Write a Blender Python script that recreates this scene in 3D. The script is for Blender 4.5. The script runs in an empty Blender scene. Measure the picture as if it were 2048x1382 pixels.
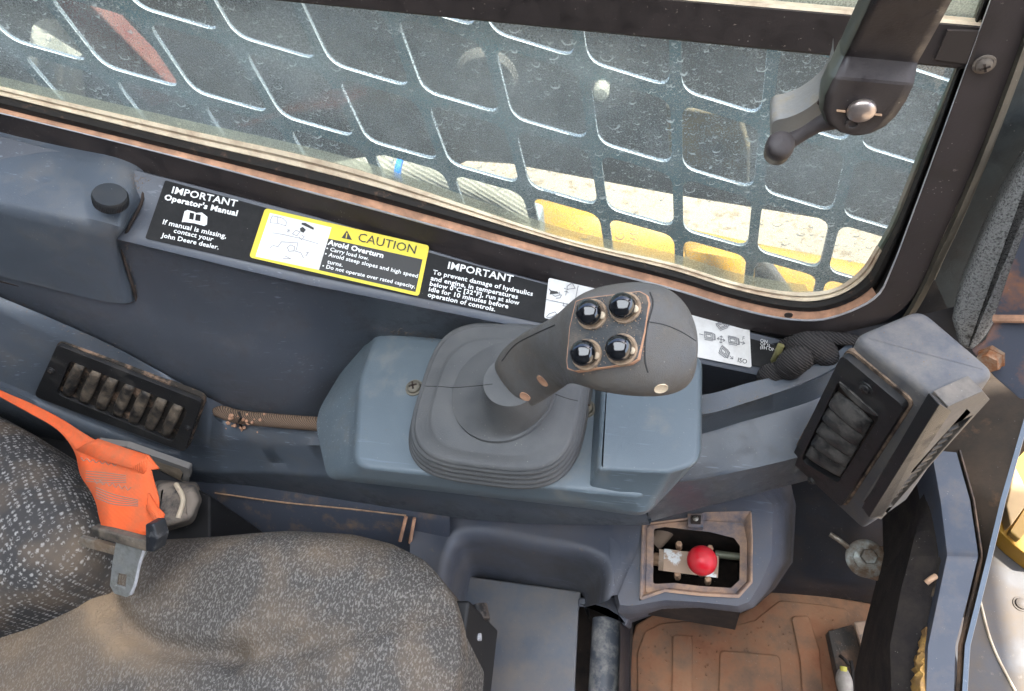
import bpy, bmesh, math, random
from mathutils import Vector, Matrix
from mathutils.geometry import tessellate_polygon
random.seed(7)
SC = bpy.context.scene
COL = SC.collection
# ---------------------------------------------------------------- camera
FPX = 1400.0
AX = Vector((0.959, 0.068, -0.276)); AX.normalize()
AZ = Vector((-0.1948, -0.5503, -0.8118)); AZ.normalize()
AX = (AX - AZ * AX.dot(AZ)).normalized()
AY = AZ.cross(AX)
CAM = Vector((0, 0, 1.0))
cd = bpy.data.cameras.new('camera'); cam = bpy.data.objects.new('camera', cd); COL.objects.link(cam)
cd.sensor_width = 36; cd.lens = FPX / 2048 * 36; cd.clip_start = 0.01; cd.clip_end = 400
def cw(x, y, z):            # camera (right, down, forward) to world
    c = Vector((x, y, z)); return Vector((AX.dot(c), AY.dot(c), AZ.dot(c)))
m = Matrix.Identity(4)
for i, v in enumerate((cw(1, 0, 0), cw(0, -1, 0), cw(0, 0, -1))):
    for k in range(3): m[k][i] = v[k]
m.translation = CAM
cam.matrix_world = m
SC.camera = cam
# ---------------------------------------------------------------- light
SUN_EL, SUN_AZ = 62, 1     # azimuth counter-clockwise from +X
w = bpy.data.worlds.new('World'); SC.world = w; w.use_nodes = True
nt = w.node_tree; bg = nt.nodes['Background']
sky = nt.nodes.new('ShaderNodeTexSky'); sky.sky_type = 'NISHITA'; sky.sun_disc = False
sky.sun_elevation = math.radians(SUN_EL); sky.sun_rotation = math.radians(90 - SUN_AZ)
sky.dust_density = 2.5; sky.air_density = 1.0
nt.links.new(sky.outputs[0], bg.inputs[0]); bg.inputs[1].default_value = 0.14
sd = bpy.data.lights.new('sun', 'SUN'); sd.energy = 3.6; sd.angle = math.radians(0.6); sd.color = (1, .95, .87)
sun = bpy.data.objects.new('sun', sd); COL.objects.link(sun)
sv = Vector((math.cos(math.radians(SUN_EL)) * math.cos(math.radians(SUN_AZ)), math.cos(math.radians(SUN_EL)) * math.sin(math.radians(SUN_AZ)), math.sin(math.radians(SUN_EL))))
sun.rotation_euler = sv.to_track_quat('Z', 'Y').to_euler(); sun.location = (0.5, 0.3, 3)
SC.view_settings.view_transform = 'Standard'; SC.view_settings.look = 'None'
SC.view_settings.exposure = 2.05; SC.view_settings.gamma = 1
SC.cycles.max_bounces = 8; SC.cycles.diffuse_bounces = 4; SC.cycles.transparent_max_bounces = 12
SC.cycles.sample_clamp_indirect = 6

# ---------------------------------------------------------------- geometry helpers
def ray(px, py): return cw(px - 1024, py - 691, FPX).normalized()
def Zp(px, py, z): d = ray(px, py); return CAM + d * ((z - CAM.z) / d.z)
def Yp(px, py, y): d = ray(px, py); return CAM + d * ((y - CAM.y) / d.y)
def Dp(px, py, dep): return CAM + cw((px - 1024) / FPX * dep, (py - 691) / FPX * dep, dep)
def depth(p): return (p - CAM).dot(cw(0, 0, 1))
class Frame:
    def __init__(s, p0, p1, p2):
        s.o = p0.copy(); s.u = (p1 - p0).normalized(); n = s.u.cross(p2 - p0).normalized()
        if n.dot(CAM - p0) < 0: n = -n
        s.n = n; s.v = n.cross(s.u)
    def hit(s, px, py, h=0):
        d = ray(px, py); return CAM + d * (((s.o + s.n * h - CAM).dot(s.n)) / d.dot(s.n))
    def px(s, px, py):
        q = s.hit(px, py) - s.o; return Vector((q.dot(s.u), q.dot(s.v)))
    def w(s, a, b, h=0): return s.o + s.u * a + s.v * b + s.n * h
    def mat(s, a=0, b=0, h=0, rot=0):
        r = Matrix((s.u, s.v, s.n)).transposed().to_4x4() @ Matrix.Rotation(rot, 4, 'Z')
        r.translation = s.w(a, b, h); return r
def FZ(z): return Frame(Vector((0, 0, z)), Vector((1, 0, z)), Vector((0, 1, z)))
def FY(y): return Frame(Vector((0, y, 0)), Vector((1, y, 0)), Vector((0, y, 1)))
def nf(p, n):               # frame at p with normal n
    n = n.normalized(); u = cw(1, 0, 0); u = (u - n * u.dot(n)).normalized()
    return Frame(p, p + u, p + n.cross(u))
def thing(name, label, cat, loc=None, group=None, kind=None):
    o = bpy.data.objects.new(name, None); COL.objects.link(o); o.empty_display_size = .02
    if loc is not None: o.location = loc
    o['label'] = label; o['category'] = cat
    if group: o['group'] = group
    if kind: o['kind'] = kind
    return o
def tag(o, label, cat=None, group=None, kind=None):
    o['label'] = label
    if cat: o['category'] = cat
    if group: o['group'] = group
    if kind: o['kind'] = kind
    return o
def wloc(o):
    v = Vector((0, 0, 0))
    while o: v += o.location; o = o.parent
    return v
def link(name, me, mat, parent):
    if parent is not None:
        off = wloc(parent)
        if off.length: me.transform(Matrix.Translation(-off))
    me.name = name
    o = bpy.data.objects.new(name, me); COL.objects.link(o); o.parent = parent
    if mat and not me.materials: me.materials.append(mat)
    return o
def fin(name, bm, mat, parent, smooth=True, ang=35, sub=0, solid=0, bev=0, facecam=False, bseg=2):
    bmesh.ops.remove_doubles(bm, verts=bm.verts, dist=1e-6)
    bmesh.ops.recalc_face_normals(bm, faces=bm.faces)
    if facecam:
        s = sum(f.normal.dot(CAM - f.calc_center_median()) * f.calc_area() for f in bm.faces)
        if s < 0: bmesh.ops.reverse_faces(bm, faces=bm.faces)
    me = bpy.data.meshes.new(name); bm.to_mesh(me); bm.free()
    o = link(name, me, mat, parent)
    if smooth:
        for p in me.polygons: p.use_smooth = True
        if ang < 180 and not sub and not bev: me.set_sharp_from_angle(angle=math.radians(ang))
    if solid:
        md = o.modifiers.new('solid', 'SOLIDIFY'); md.thickness = solid; md.offset = -1
    if bev:
        md = o.modifiers.new('bevel', 'BEVEL'); md.width = bev; md.segments = bseg; md.limit_method = 'ANGLE'; md.angle_limit = math.radians(30); md.harden_normals = True
    if sub:
        md = o.modifiers.new('sub', 'SUBSURF'); md.levels = sub; md.render_levels = sub
    return o
def cr(pts, n):             # smooth resample of a polyline of vectors (non-uniform cubic)
    P = [Vector(p) for p in pts]; out = []
    if len(P) == 2: return [P[0].lerp(P[1], i / (n - 1)) for i in range(n)]
    L = [0]
    for a, b in zip(P, P[1:]): L.append(L[-1] + max(1e-6, (b - a).length ** .5))
    H = [b - a for a, b in zip(L, L[1:])]; D = [(b - a) / h for a, b, h in zip(P, P[1:], H)]
    T = [D[0]] + [(D[i] * H[i - 1] + D[i - 1] * H[i]) / (H[i] + H[i - 1]) for i in range(1, len(P) - 1)] + [D[-1]]
    for i in range(n):
        t = L[-1] * i / (n - 1); k = 0
        while k < len(P) - 2 and L[k + 1] < t: k += 1
        h = H[k]; f = (t - L[k]) / h
        out.append(P[k] * (2 * f ** 3 - 3 * f * f + 1) + T[k] * h * (f ** 3 - 2 * f * f + f) + P[k + 1] * (3 * f * f - 2 * f ** 3) + T[k + 1] * h * (f ** 3 - f * f))
    return out
def loft(name, rows, mat, parent, closed=False, cap0=False, cap1=False, n=0, **kw):
    if n: rows = [cr(r, n) for r in rows]
    bm = bmesh.new(); V = [[bm.verts.new(p) for p in r] for r in rows]
    for a, b in zip(V, V[1:]):
        k = len(a)
        for i in range(k if closed else k - 1):
            j = (i + 1) % k
            try: bm.faces.new((a[i], a[j], b[j], b[i]))
            except ValueError: pass
    if cap0: bm.faces.new(V[0])
    if cap1: bm.faces.new(V[-1])
    if not closed: kw.setdefault('facecam', True)
    return fin(name, bm, mat, parent, **kw)
def rnd(pts, r, seg=5):     # rounded polygon in 2D
    P = [Vector(p[:2]) for p in pts]; n = len(P); out = []
    for i, p in enumerate(P):
        rr = r[i] if isinstance(r, (list, tuple)) else r
        a = P[i - 1] - p; b = P[(i + 1) % n] - p
        la, lb = a.length, b.length; a.normalize(); b.normalize()
        c = max(-1, min(1, a.dot(b))); th = math.acos(c)
        d = min(rr / max(math.tan(th / 2), 1e-3), la * .48, lb * .48)
        p0 = p + a * d; p1 = p + b * d
        for k in range(seg + 1):
            t = k / seg; out.append((1 - t) ** 2 * p0 + 2 * t * (1 - t) * p + t * t * p1)
    return out
def area(P): return sum(P[i - 1].x * P[i].y - P[i].x * P[i - 1].y for i in range(len(P))) / 2
def off(P, d):              # outward offset of a dense polygon
    s = 1 if area(P) > 0 else -1; n = len(P); out = []
    for i in range(n):
        t = P[(i + 1) % n] - P[i - 1]
        if t.length < 1e-9: out.append(P[i].copy()); continue
        t.normalize(); out.append(P[i] + Vector((t.y, -t.x)) * d * s)
    return out
def slab(name, F, pts, h0, h1, mat, parent, r=.004, fil=.0015, draft=0, local=False, seg=5, fseg=3, **kw):
    P = [Vector(p) if local else F.px(*p) for p in pts]
    P = rnd(P, r, seg); rings = []
    fil = min(fil, abs(h1 - h0) * .9)
    if fil > 0:
        rings.append((off(P, draft), h0))
        for k in range(fseg + 1):
            a = math.pi / 2 * k / fseg
            rings.append((off(P, -fil * (1 - math.cos(a))), h1 - fil * (1 - math.sin(a))))
    else: rings = [(off(P, draft), h0), (P, h1)]
    rows = [[F.w(q.x, q.y, h) for q in ring] for ring, h in rings]
    return loft(name, rows, mat, parent, closed=True, cap0=True, cap1=True, **kw)
def plate(name, F, loops, h0, h1, mat, parent, bev=0, local=False, r=0, **kw):  # flat plate with holes (first loop is the outside)
    L = []
    for lp in loops:
        P = [Vector(p) if local else F.px(*p) for p in lp]
        if r: P = rnd(P, r, 4)
        L.append(P)
    bm = bmesh.new(); sides = []
    flat = [[Vector((p.x, p.y, 0)) for p in lp] for lp in L]
    tris = tessellate_polygon(flat)
    allp = [p for lp in L for p in lp]
    top = [bm.verts.new(F.w(p.x, p.y, h1)) for p in allp]; bot = [bm.verts.new(F.w(p.x, p.y, h0)) for p in allp]
    for t in tris:
        try: bm.faces.new([top[i] for i in t]); bm.faces.new([bot[i] for i in reversed(t)])
        except ValueError: pass
    k = 0
    for lp in L:
        n = len(lp)
        for i in range(n):
            j = (i + 1) % n
            bm.faces.new((top[k + i], top[k + j], bot[k + j], bot[k + i]))
        k += n
    return fin(name, bm, mat, parent, bev=bev, **kw)
def tube(name, pts, rad, mat, parent, n=40, seg=10, prof=None, caps=True, add=None, **kw):
    P = cr(pts, n) if n else [Vector(p) for p in pts]
    rows = []; up = Vector((.13, .21, 1)).normalized()
    for i, p in enumerate(P):
        t = (P[min(i + 1, len(P) - 1)] - P[max(i - 1, 0)]).normalized()
        a = t.cross(up).normalized(); b = a.cross(t); up = b
        rr = rad(i / (len(P) - 1)) if callable(rad) else rad
        rows.append([p + (a * math.cos(2 * math.pi * k / seg) + b * math.sin(2 * math.pi * k / seg)) * rr for k in range(seg)])
    return loft(name, rows, mat, parent, closed=True, cap0=caps, cap1=caps, **kw)
def lathe(name, F, prof, mat, parent, seg=28, ex=0, ey=0, c=None, **kw):   # profile [(r,h)] about the frame's normal
    rows = [[F.w(ex + r * math.cos(2 * math.pi * k / seg), ey + r * math.sin(2 * math.pi * k / seg), h) for k in range(seg)] for r, h in prof]
    return loft(name, rows, mat, parent, closed=True, cap0=True, cap1=True, **kw)
def text(F, s, a, b, mat, parent, name='lettering', h=.0006, bold=.0, sy=1.0, hgt=None):
    cu = bpy.data.curves.new('t', 'FONT'); cu.body = s; cu.size = 1; cu.offset = bold; cu.resolution_u = 2; cu.space_character = 1.0 + bold * 1.6
    ob = bpy.data.objects.new('t', cu); COL.objects.link(ob); bpy.context.view_layer.update()
    me = bpy.data.meshes.new_from_object(ob.evaluated_get(bpy.context.evaluated_depsgraph_get()))
    bpy.data.objects.remove(ob); bpy.data.curves.remove(cu)
    x0 = min(v.co.x for v in me.vertices); x1 = max(v.co.x for v in me.vertices)
    A, B = F.px(*a), F.px(*b); sx = (B - A).length / (x1 - x0); d = (B - A).normalized(); e = Vector((-d.y, d.x))
    ky = sx * sy
    for v in me.vertices:
        q = A + d * (v.co.x - x0) * sx + e * v.co.y * ky
        v.co = F.w(q.x, q.y, h)
    me.materials.clear()
    return link(name, me, mat, parent)
def join(name, objs, parent):      # merge several helper meshes into one part
    bm = bmesh.new(); mats = []
    for o in objs:
        me = o.data
        for mt in me.materials:
            if mt not in mats: mats.append(mt)
        tmp = bmesh.new(); tmp.from_mesh(me); idx = mats.index(me.materials[0]); lo = wloc(o)
        for v in tmp.verts: v.co += lo
        for f in tmp.faces: f.material_index = idx
        t = bpy.data.meshes.new('x'); tmp.to_mesh(t); tmp.free(); bm.from_mesh(t); bpy.data.meshes.remove(t)
        bpy.data.objects.remove(o)
    me = bpy.data.meshes.new(name); bm.to_mesh(me); bm.free()
    for mt in mats: me.materials.append(mt)
    return link(name, me, None, parent)
def strokes(name, F, lines, wd, mat, parent, h=.0008):   # thin printed lines, px polylines
    bm = bmesh.new()
    for ln in lines:
        P = [F.px(*p) for p in ln]
        for a, b in zip(P, P[1:]):
            d = b - a
            if d.length < 1e-7: continue
            d.normalize(); e = Vector((-d.y, d.x)) * wd / 2; a2 = a - d * wd * .3; b2 = b + d * wd * .3
            bm.faces.new([bm.verts.new(F.w(q.x, q.y, h)) for q in (a2 - e, b2 - e, b2 + e, a2 + e)])
    me = bpy.data.meshes.new(name); bm.to_mesh(me); bm.free()
    return link(name, me, mat, parent)

# ---------------------------------------------------------------- materials
def mat(name, col, rough=.5, metal=0, bump=0, bscale=400, dirt=None, var=.0, vscale=15, spec=.5, dirt2=None, coat=0, stretch=None, scratch=None, scuff=0):
    """dirt: (colour, coverage 0..1, scale, softness)"""
    M = bpy.data.materials.new(name); M.use_nodes = True; N = M.node_tree.nodes; L = M.node_tree.links
    b = N['Principled BSDF']; b.inputs['Metallic'].default_value = metal; b.inputs['Roughness'].default_value = rough
    b.inputs['Specular IOR Level'].default_value = spec
    if coat: b.inputs['Coat Weight'].default_value = coat; b.inputs['Coat Roughness'].default_value = .12
    tc = N.new('ShaderNodeNewGeometry').outputs['Position']
    if stretch:
        mp = N.new('ShaderNodeMapping'); mp.inputs['Scale'].default_value = stretch; L.new(tc, mp.inputs[0]); tc2 = mp.outputs[0]
    else: tc2 = tc
    def noise(sc, det=5, rg=.6, src=None):
        n = N.new('ShaderNodeTexNoise'); n.inputs['Scale'].default_value = sc; n.inputs['Detail'].default_value = det; n.inputs['Roughness'].default_value = rg
        L.new(src or tc2, n.inputs['Vector']); return n.outputs['Fac']
    def ramp(v, lo, hi):
        r = N.new('ShaderNodeMapRange'); r.inputs[1].default_value = lo; r.inputs[2].default_value = hi; L.new(v, r.inputs[0]); return r.outputs[0]
    def mixc(f, a, c):
        x = N.new('ShaderNodeMix'); x.data_type = 'RGBA'
        if isinstance(f, (int, float)): x.inputs[0].default_value = f
        else: L.new(f, x.inputs[0])
        for k, v in ((6, a), (7, c)):
            if isinstance(v, tuple): x.inputs[k].default_value = (*v, 1)
            else: L.new(v, x.inputs[k])
        return x.outputs[2]
    def mul(a, k):
        x = N.new('ShaderNodeMath'); x.operation = 'MULTIPLY'; L.new(a, x.inputs[0])
        if isinstance(k, (int, float)): x.inputs[1].default_value = k
        else: L.new(k, x.inputs[1])
        return x.outputs[0]
    c = tuple(col)
    if var:
        c = mixc(ramp(noise(vscale, 4), .3, .7), tuple(v * (1 - var) for v in col), tuple(min(1, v * (1 + var)) for v in col))
    rsrc = None
    for dd in (dirt, dirt2):
        if dd:
            dc, cov, sc, soft = dd
            f = ramp(noise(sc, 8, .68), 1 - cov - soft * .5 - .12, 1 - cov + soft * .5 - .12)
            c = mixc(f, c, dc)
            if rsrc is None:
                x = N.new('ShaderNodeMapRange'); x.inputs[3].default_value = rough; x.inputs[4].default_value = .9; L.new(f, x.inputs[0]); rsrc = x.outputs[0]
    # fine settled dust specks
    v = N.new('ShaderNodeTexVoronoi'); v.inputs['Scale'].default_value = 260; L.new(tc, v.inputs['Vector'])
    sp = mul(ramp(v.outputs['Distance'], .13, .05), ramp(noise(30, 2), .52, .62, ) if False else ramp(noise(60, 2, .5, tc), .55, .6))
    if scratch is not False:
        c = mixc(mul(sp, .45), c, (.45, .42, .38))
    if scuff:
        for rot, sx, sc, lo in ((.35, .05, 330, .66), (-.9, .06, 420, .68)):
            mp = N.new('ShaderNodeMapping'); mp.inputs['Rotation'].default_value = (0, .2, rot); mp.inputs['Scale'].default_value = (sx, 1, 1); L.new(tc, mp.inputs[0])
            c = mixc(mul(mul(ramp(noise(sc, 2, .5, mp.outputs[0]), lo, lo + .04), ramp(noise(7, 3, .6, tc), .5, .62)), scuff), c, tuple(min(1, v * 2.6 + .03) for v in col))
    if isinstance(c, tuple): b.inputs['Base Color'].default_value = (*c, 1)
    else: L.new(c, b.inputs['Base Color'])
    if rsrc: L.new(rsrc, b.inputs['Roughness'])
    if bump:
        bp = N.new('ShaderNodeBump'); bp.inputs['Strength'].default_value = bump; bp.inputs['Distance'].default_value = .0006
        L.new(noise(bscale, 3, .6, tc), bp.inputs['Height']); L.new(bp.outputs[0], b.inputs['Normal'])
    return M
DUST = (.42, .27, .17); TAN = (.50, .36, .24); RUST = (.33, .12, .05)
M_plast = mat('bluegrey_plastic', (.088, .104, .126), .29, scuff=.5, bump=.35, bscale=1500, var=.1, vscale=9, dirt=((.13, .13, .132), .25, 22, .25), dirt2=((.24, .22, .20), .16, 110, .1))
M_pod = mat('pod_plastic', (.125, .158, .182), .36, scuff=.5, bump=.4, bscale=1600, var=.06, vscale=8, dirt=((.20, .21, .205), .25, 26, .2), dirt2=((.3, .3, .28), .13, 120, .08))
M_dplast = mat('shaded_bluegrey_plastic', (.084, .093, .112), .31, scuff=.6, bump=.35, bscale=1500, var=.12, vscale=6, dirt=((.105, .102, .108), .24, 24, .25), dirt2=((.19, .16, .14), .17, 90, .1))  # pod plastic again, darkened for the weaker light on the side panel
M_low = mat('lower_plastic', (.090, .100, .126), .38, scuff=.5, bump=.3, bscale=1300, var=.12, vscale=8, dirt=((.13, .12, .12), .34, 12, .3), dirt2=((.24, .17, .12), .17, 70, .15))
M_black = mat('black_paint', (.014, .013, .013), .35, bump=.15, bscale=700, dirt=((.14, .11, .09), .36, 60, .12), var=.3)
M_frame = mat('window_frame_paint', (.016, .013, .014), .4, bump=.2, bscale=600, dirt=((.050, .038, .036), .44, 35, .3), dirt2=((.22, .19, .17), .2, 180, .06))
M_rail = mat('rail_paint', (.012, .009, .009), .5, bump=.2, bscale=600, dirt=((.035, .026, .024), .45, 60, .3), dirt2=((.26, .21, .18), .22, 260, .04))
M_rubber = mat('boot_rubber', (.084, .088, .091), .45, bump=.8, bscale=1800, var=.12, vscale=14, dirt=((.14, .14, .138), .36, 25, .4), dirt2=((.22, .2, .17), .14, 120, .1))
M_grip = mat('grip_rubber', (.115, .116, .118), .38, bump=.9, bscale=2200, var=.12, vscale=30, dirt=((.135, .112, .085), .33, 17, .35), dirt2=((.26, .20, .14), .17, 90, .2))
M_grip2 = mat('head_rubber', (.15, .145, .145), .5, bump=.5, bscale=2200, var=.1, vscale=30, dirt=((.22, .19, .16), .36, 25, .35))
M_panelb = mat('button_panel_plastic', (.035, .040, .044), .5, bump=.8, bscale=1400, dirt=((.16, .13, .10), .28, 55, .25))
M_gloss = mat('button_gloss', (.006, .007, .009), .08, spec=.8, coat=.6, scratch=False)
M_dust = mat('settled_dust', DUST, .95, bump=.6, bscale=900, var=.3, vscale=120, scratch=False)
M_odust = mat('orange_dust', (.56, .31, .19), .95, bump=.4, bscale=900, var=.25, vscale=60, dirt=((.30, .17, .11), .3, 70, .3), scratch=False)
M_tan = mat('tan_dust', (.74, .62, .45), .95, bump=.3, bscale=900, var=.15, vscale=70, dirt=((.40, .27, .18), .28, 40, .3), scratch=False)
M_brub = mat('black_seal_rubber', (.012, .009, .007), .8, bump=.6, bscale=700, dirt=((.16, .09, .06), .2, 120, .2), scratch=False)
M_edge = mat('bare_edge', (.60, .60, .62), .4, metal=.3, var=.2, vscale=60)
M_white = mat('sticker_white', (.78, .77, .75), .35, scratch=False, dirt=((.55, .52, .48), .3, 30, .3))
M_sblack = mat('sticker_black', (.008, .008, .009), .3, spec=.12, dirt=((.035, .035, .035), .4, 22, .35))
M_yellow = mat('sticker_yellow', (.86, .60, .01), .3, scratch=False, dirt=((.75, .68, .1), .4, 18, .3))
M_tw = mat('print_white', (.82, .82, .8), .5, scratch=False)
M_tb = mat('print_black', (.015, .015, .015), .5, scratch=False)
M_tg = mat('print_grey', (.2, .2, .21), .5, scratch=False)
M_vent = mat('vent_black', (.016, .016, .017), .42, bump=.3, bscale=1500, dirt=((.05, .045, .04), .24, 40, .25))
M_slat = mat('vent_slat', (.024, .022, .021), .42, bump=.8, bscale=500, dirt=((.20, .155, .11), .33, 60, .3))
M_slat2 = mat('vent_slat_dark', (.018, .018, .018), .38, bump=.9, bscale=350, dirt=((.12, .11, .1), .4, 70, .2))
M_steel = mat('dull_steel', (.45, .43, .38), .35, metal=.85, bump=.3, bscale=400, dirt=((.32, .24, .17), .4, 60, .3))
M_chrome = mat('belt_tongue_metal', (.50, .51, .49), .3, metal=.65, bump=.4, bscale=250, dirt=((.2, .19, .16), .3, 60, .3))
M_zinc = mat('zinc_bolt', (.36, .40, .38), .4, metal=.6, dirt=((.22, .15, .1), .42, 60, .3))
M_orange0 = mat('orange_webbing', (.93, .135, .028), .75, bump=1.0, bscale=1200, var=.1, vscale=40, scratch=False, dirt=((.55, .16, .07), .3, 25, .3))
def webbing():
    M = M_orange0; N = M.node_tree.nodes; L = M.node_tree.links; b = N['Principled BSDF']
    g = N.new('ShaderNodeNewGeometry'); wv = N.new('ShaderNodeTexWave'); wv.inputs['Scale'].default_value = 260; wv.bands_direction = 'X'; wv.inputs['Distortion'].default_value = 1.5; wv.inputs['Detail'].default_value = 2
    L.new(g.outputs['Position'], wv.inputs[0])
    bp = N.new('ShaderNodeBump'); bp.inputs['Strength'].default_value = .7; bp.inputs['Distance'].default_value = .0008; L.new(wv.outputs['Fac'], bp.inputs['Height']); L.new(bp.outputs[0], b.inputs['Normal'])
    return M
M_orange = webbing()
M_thread = mat('grey_thread', (.33, .2, .15), .8, scratch=False)
M_red = mat('red_knob', (.72, .006, .022), .35, var=.12, vscale=60, dirt=((.6, .08, .08), .3, 70, .3), scratch=False)
M_brown = mat('dusty_floor_mat', (.215, .085, .042), .9, bump=1.0, bscale=160, var=.3, vscale=14, dirt=((.30, .165, .09), .40, 11, .25), dirt2=((.075, .055, .045), .27, 22, .3))
M_dark = mat('cavity_shade', (.012, .010, .010), .85, dirt=((.06, .04, .03), .4, 30, .3))  # near-black colour painting shade into cavities and recesses
M_mud = mat('dusty_dark_metal', (.022, .025, .032), .55, bump=.4, bscale=300, dirt=((.07, .05, .04), .28, 18, .3), var=.3)
M_foam = mat('black_foam', (.022, .018, .018), .95, bump=1.0, bscale=380, dirt=((.05, .04, .032), .36, 40, .3))
M_yfoam = mat('yellow_foam', (.62, .36, .09), .95, bump=1.5, bscale=250, var=.3, vscale=90, scratch=False, dirt=((.35, .2, .08), .4, 70, .2))
M_carpet = mat('grey_carpet', (.12, .12, .118), 1.0, bump=3, bscale=700, var=.6, vscale=500, spec=.05, dirt=((.30, .30, .29), .42, 700, .1), dirt2=((.03, .025, .02), .2, 26, .1))
M_mach = mat('yellow_machine_paint', (.52, .27, .02), .4, var=.08, dirt=((.42, .25, .06), .35, 9, .3))
M_guard = mat('guard_paint', (.05, .145, .17), .5, var=.2, vscale=30, dirt=((.1, .13, .14), .4, 40, .3))
M_arm = mat('loader_arm_paint', (.085, .080, .072), .6, var=.25, vscale=8, bump=.5, bscale=60, dirt=((.11, .10, .09), .45, 12, .3))
M_grey = mat('grey_plate', (.085, .085, .09), .5, var=.1, vscale=8, bump=.1, dirt=((.14, .115, .09), .4, 16, .25), dirt2=((.2, .17, .14), .2, 90, .1))
M_conc = mat('concrete', (.23, .172, .108), .95, bump=1.0, bscale=40, var=.22, vscale=14, dirt=((.34, .27, .19), .45, 30, .1), scratch=False)
M_ropek = None
M_redrefl = mat('red_brown_reflection', (.17, .045, .035), .7, var=.2, dirt=((.2, .1, .08), .4, 20, .3))  # red-brown of a reflection in the glass, given as surface colour
M_blue = mat('blue_tape', (.03, .22, .75), .5, scratch=False)
M_wht = mat('pale_plastic', (.13, .13, .115), .5, scratch=False, dirt=((.4, .38, .32), .4, 15, .4))
M_rusty = mat('rusty_paint', (.085, .095, .125), .5, bump=.5, bscale=300, dirt=((.33, .16, .10), .33, 26, .15), var=.1)
M_bronze = mat('rust_bolt', (.42, .33, .24), .45, metal=.5, bump=.4, bscale=300, dirt=((.38, .17, .08), .45, 90, .2))
M_inner = mat('cab_lining', (.05, .05, .052), .9)

def braid(name, c1, c2, sc=900):
    M = mat(name, c1, .85, scratch=False); N = M.node_tree.nodes; L = M.node_tree.links; b = N['Principled BSDF']
    g = N.new('ShaderNodeNewGeometry'); wv = N.new('ShaderNodeTexWave'); wv.inputs['Scale'].default_value = sc / 6; wv.bands_direction = 'DIAGONAL'; wv.inputs['Distortion'].default_value = 2
    L.new(g.outputs['Position'], wv.inputs[0]); x = N.new('ShaderNodeMix'); x.data_type = 'RGBA'; L.new(wv.outputs['Fac'], x.inputs[0])
    x.inputs[6].default_value = (*c1, 1); x.inputs[7].default_value = (*c2, 1); L.new(x.outputs[2], b.inputs['Base Color'])
    bp = N.new('ShaderNodeBump'); bp.inputs['Strength'].default_value = .6; bp.inputs['Distance'].default_value = .001; L.new(wv.outputs['Fac'], bp.inputs['Height']); L.new(bp.outputs[0], b.inputs['Normal'])
    return M
M_ropek = braid('harness_wrap', (.010, .009, .009), (.055, .047, .045), 1100); M_braid = braid('braided_sleeve', (.05, .035, .025), (.25, .165, .11), 1300); M_hose = braid('hose_sleeve', (.22, .21, .17), (.36, .34, .28), 500)

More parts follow.
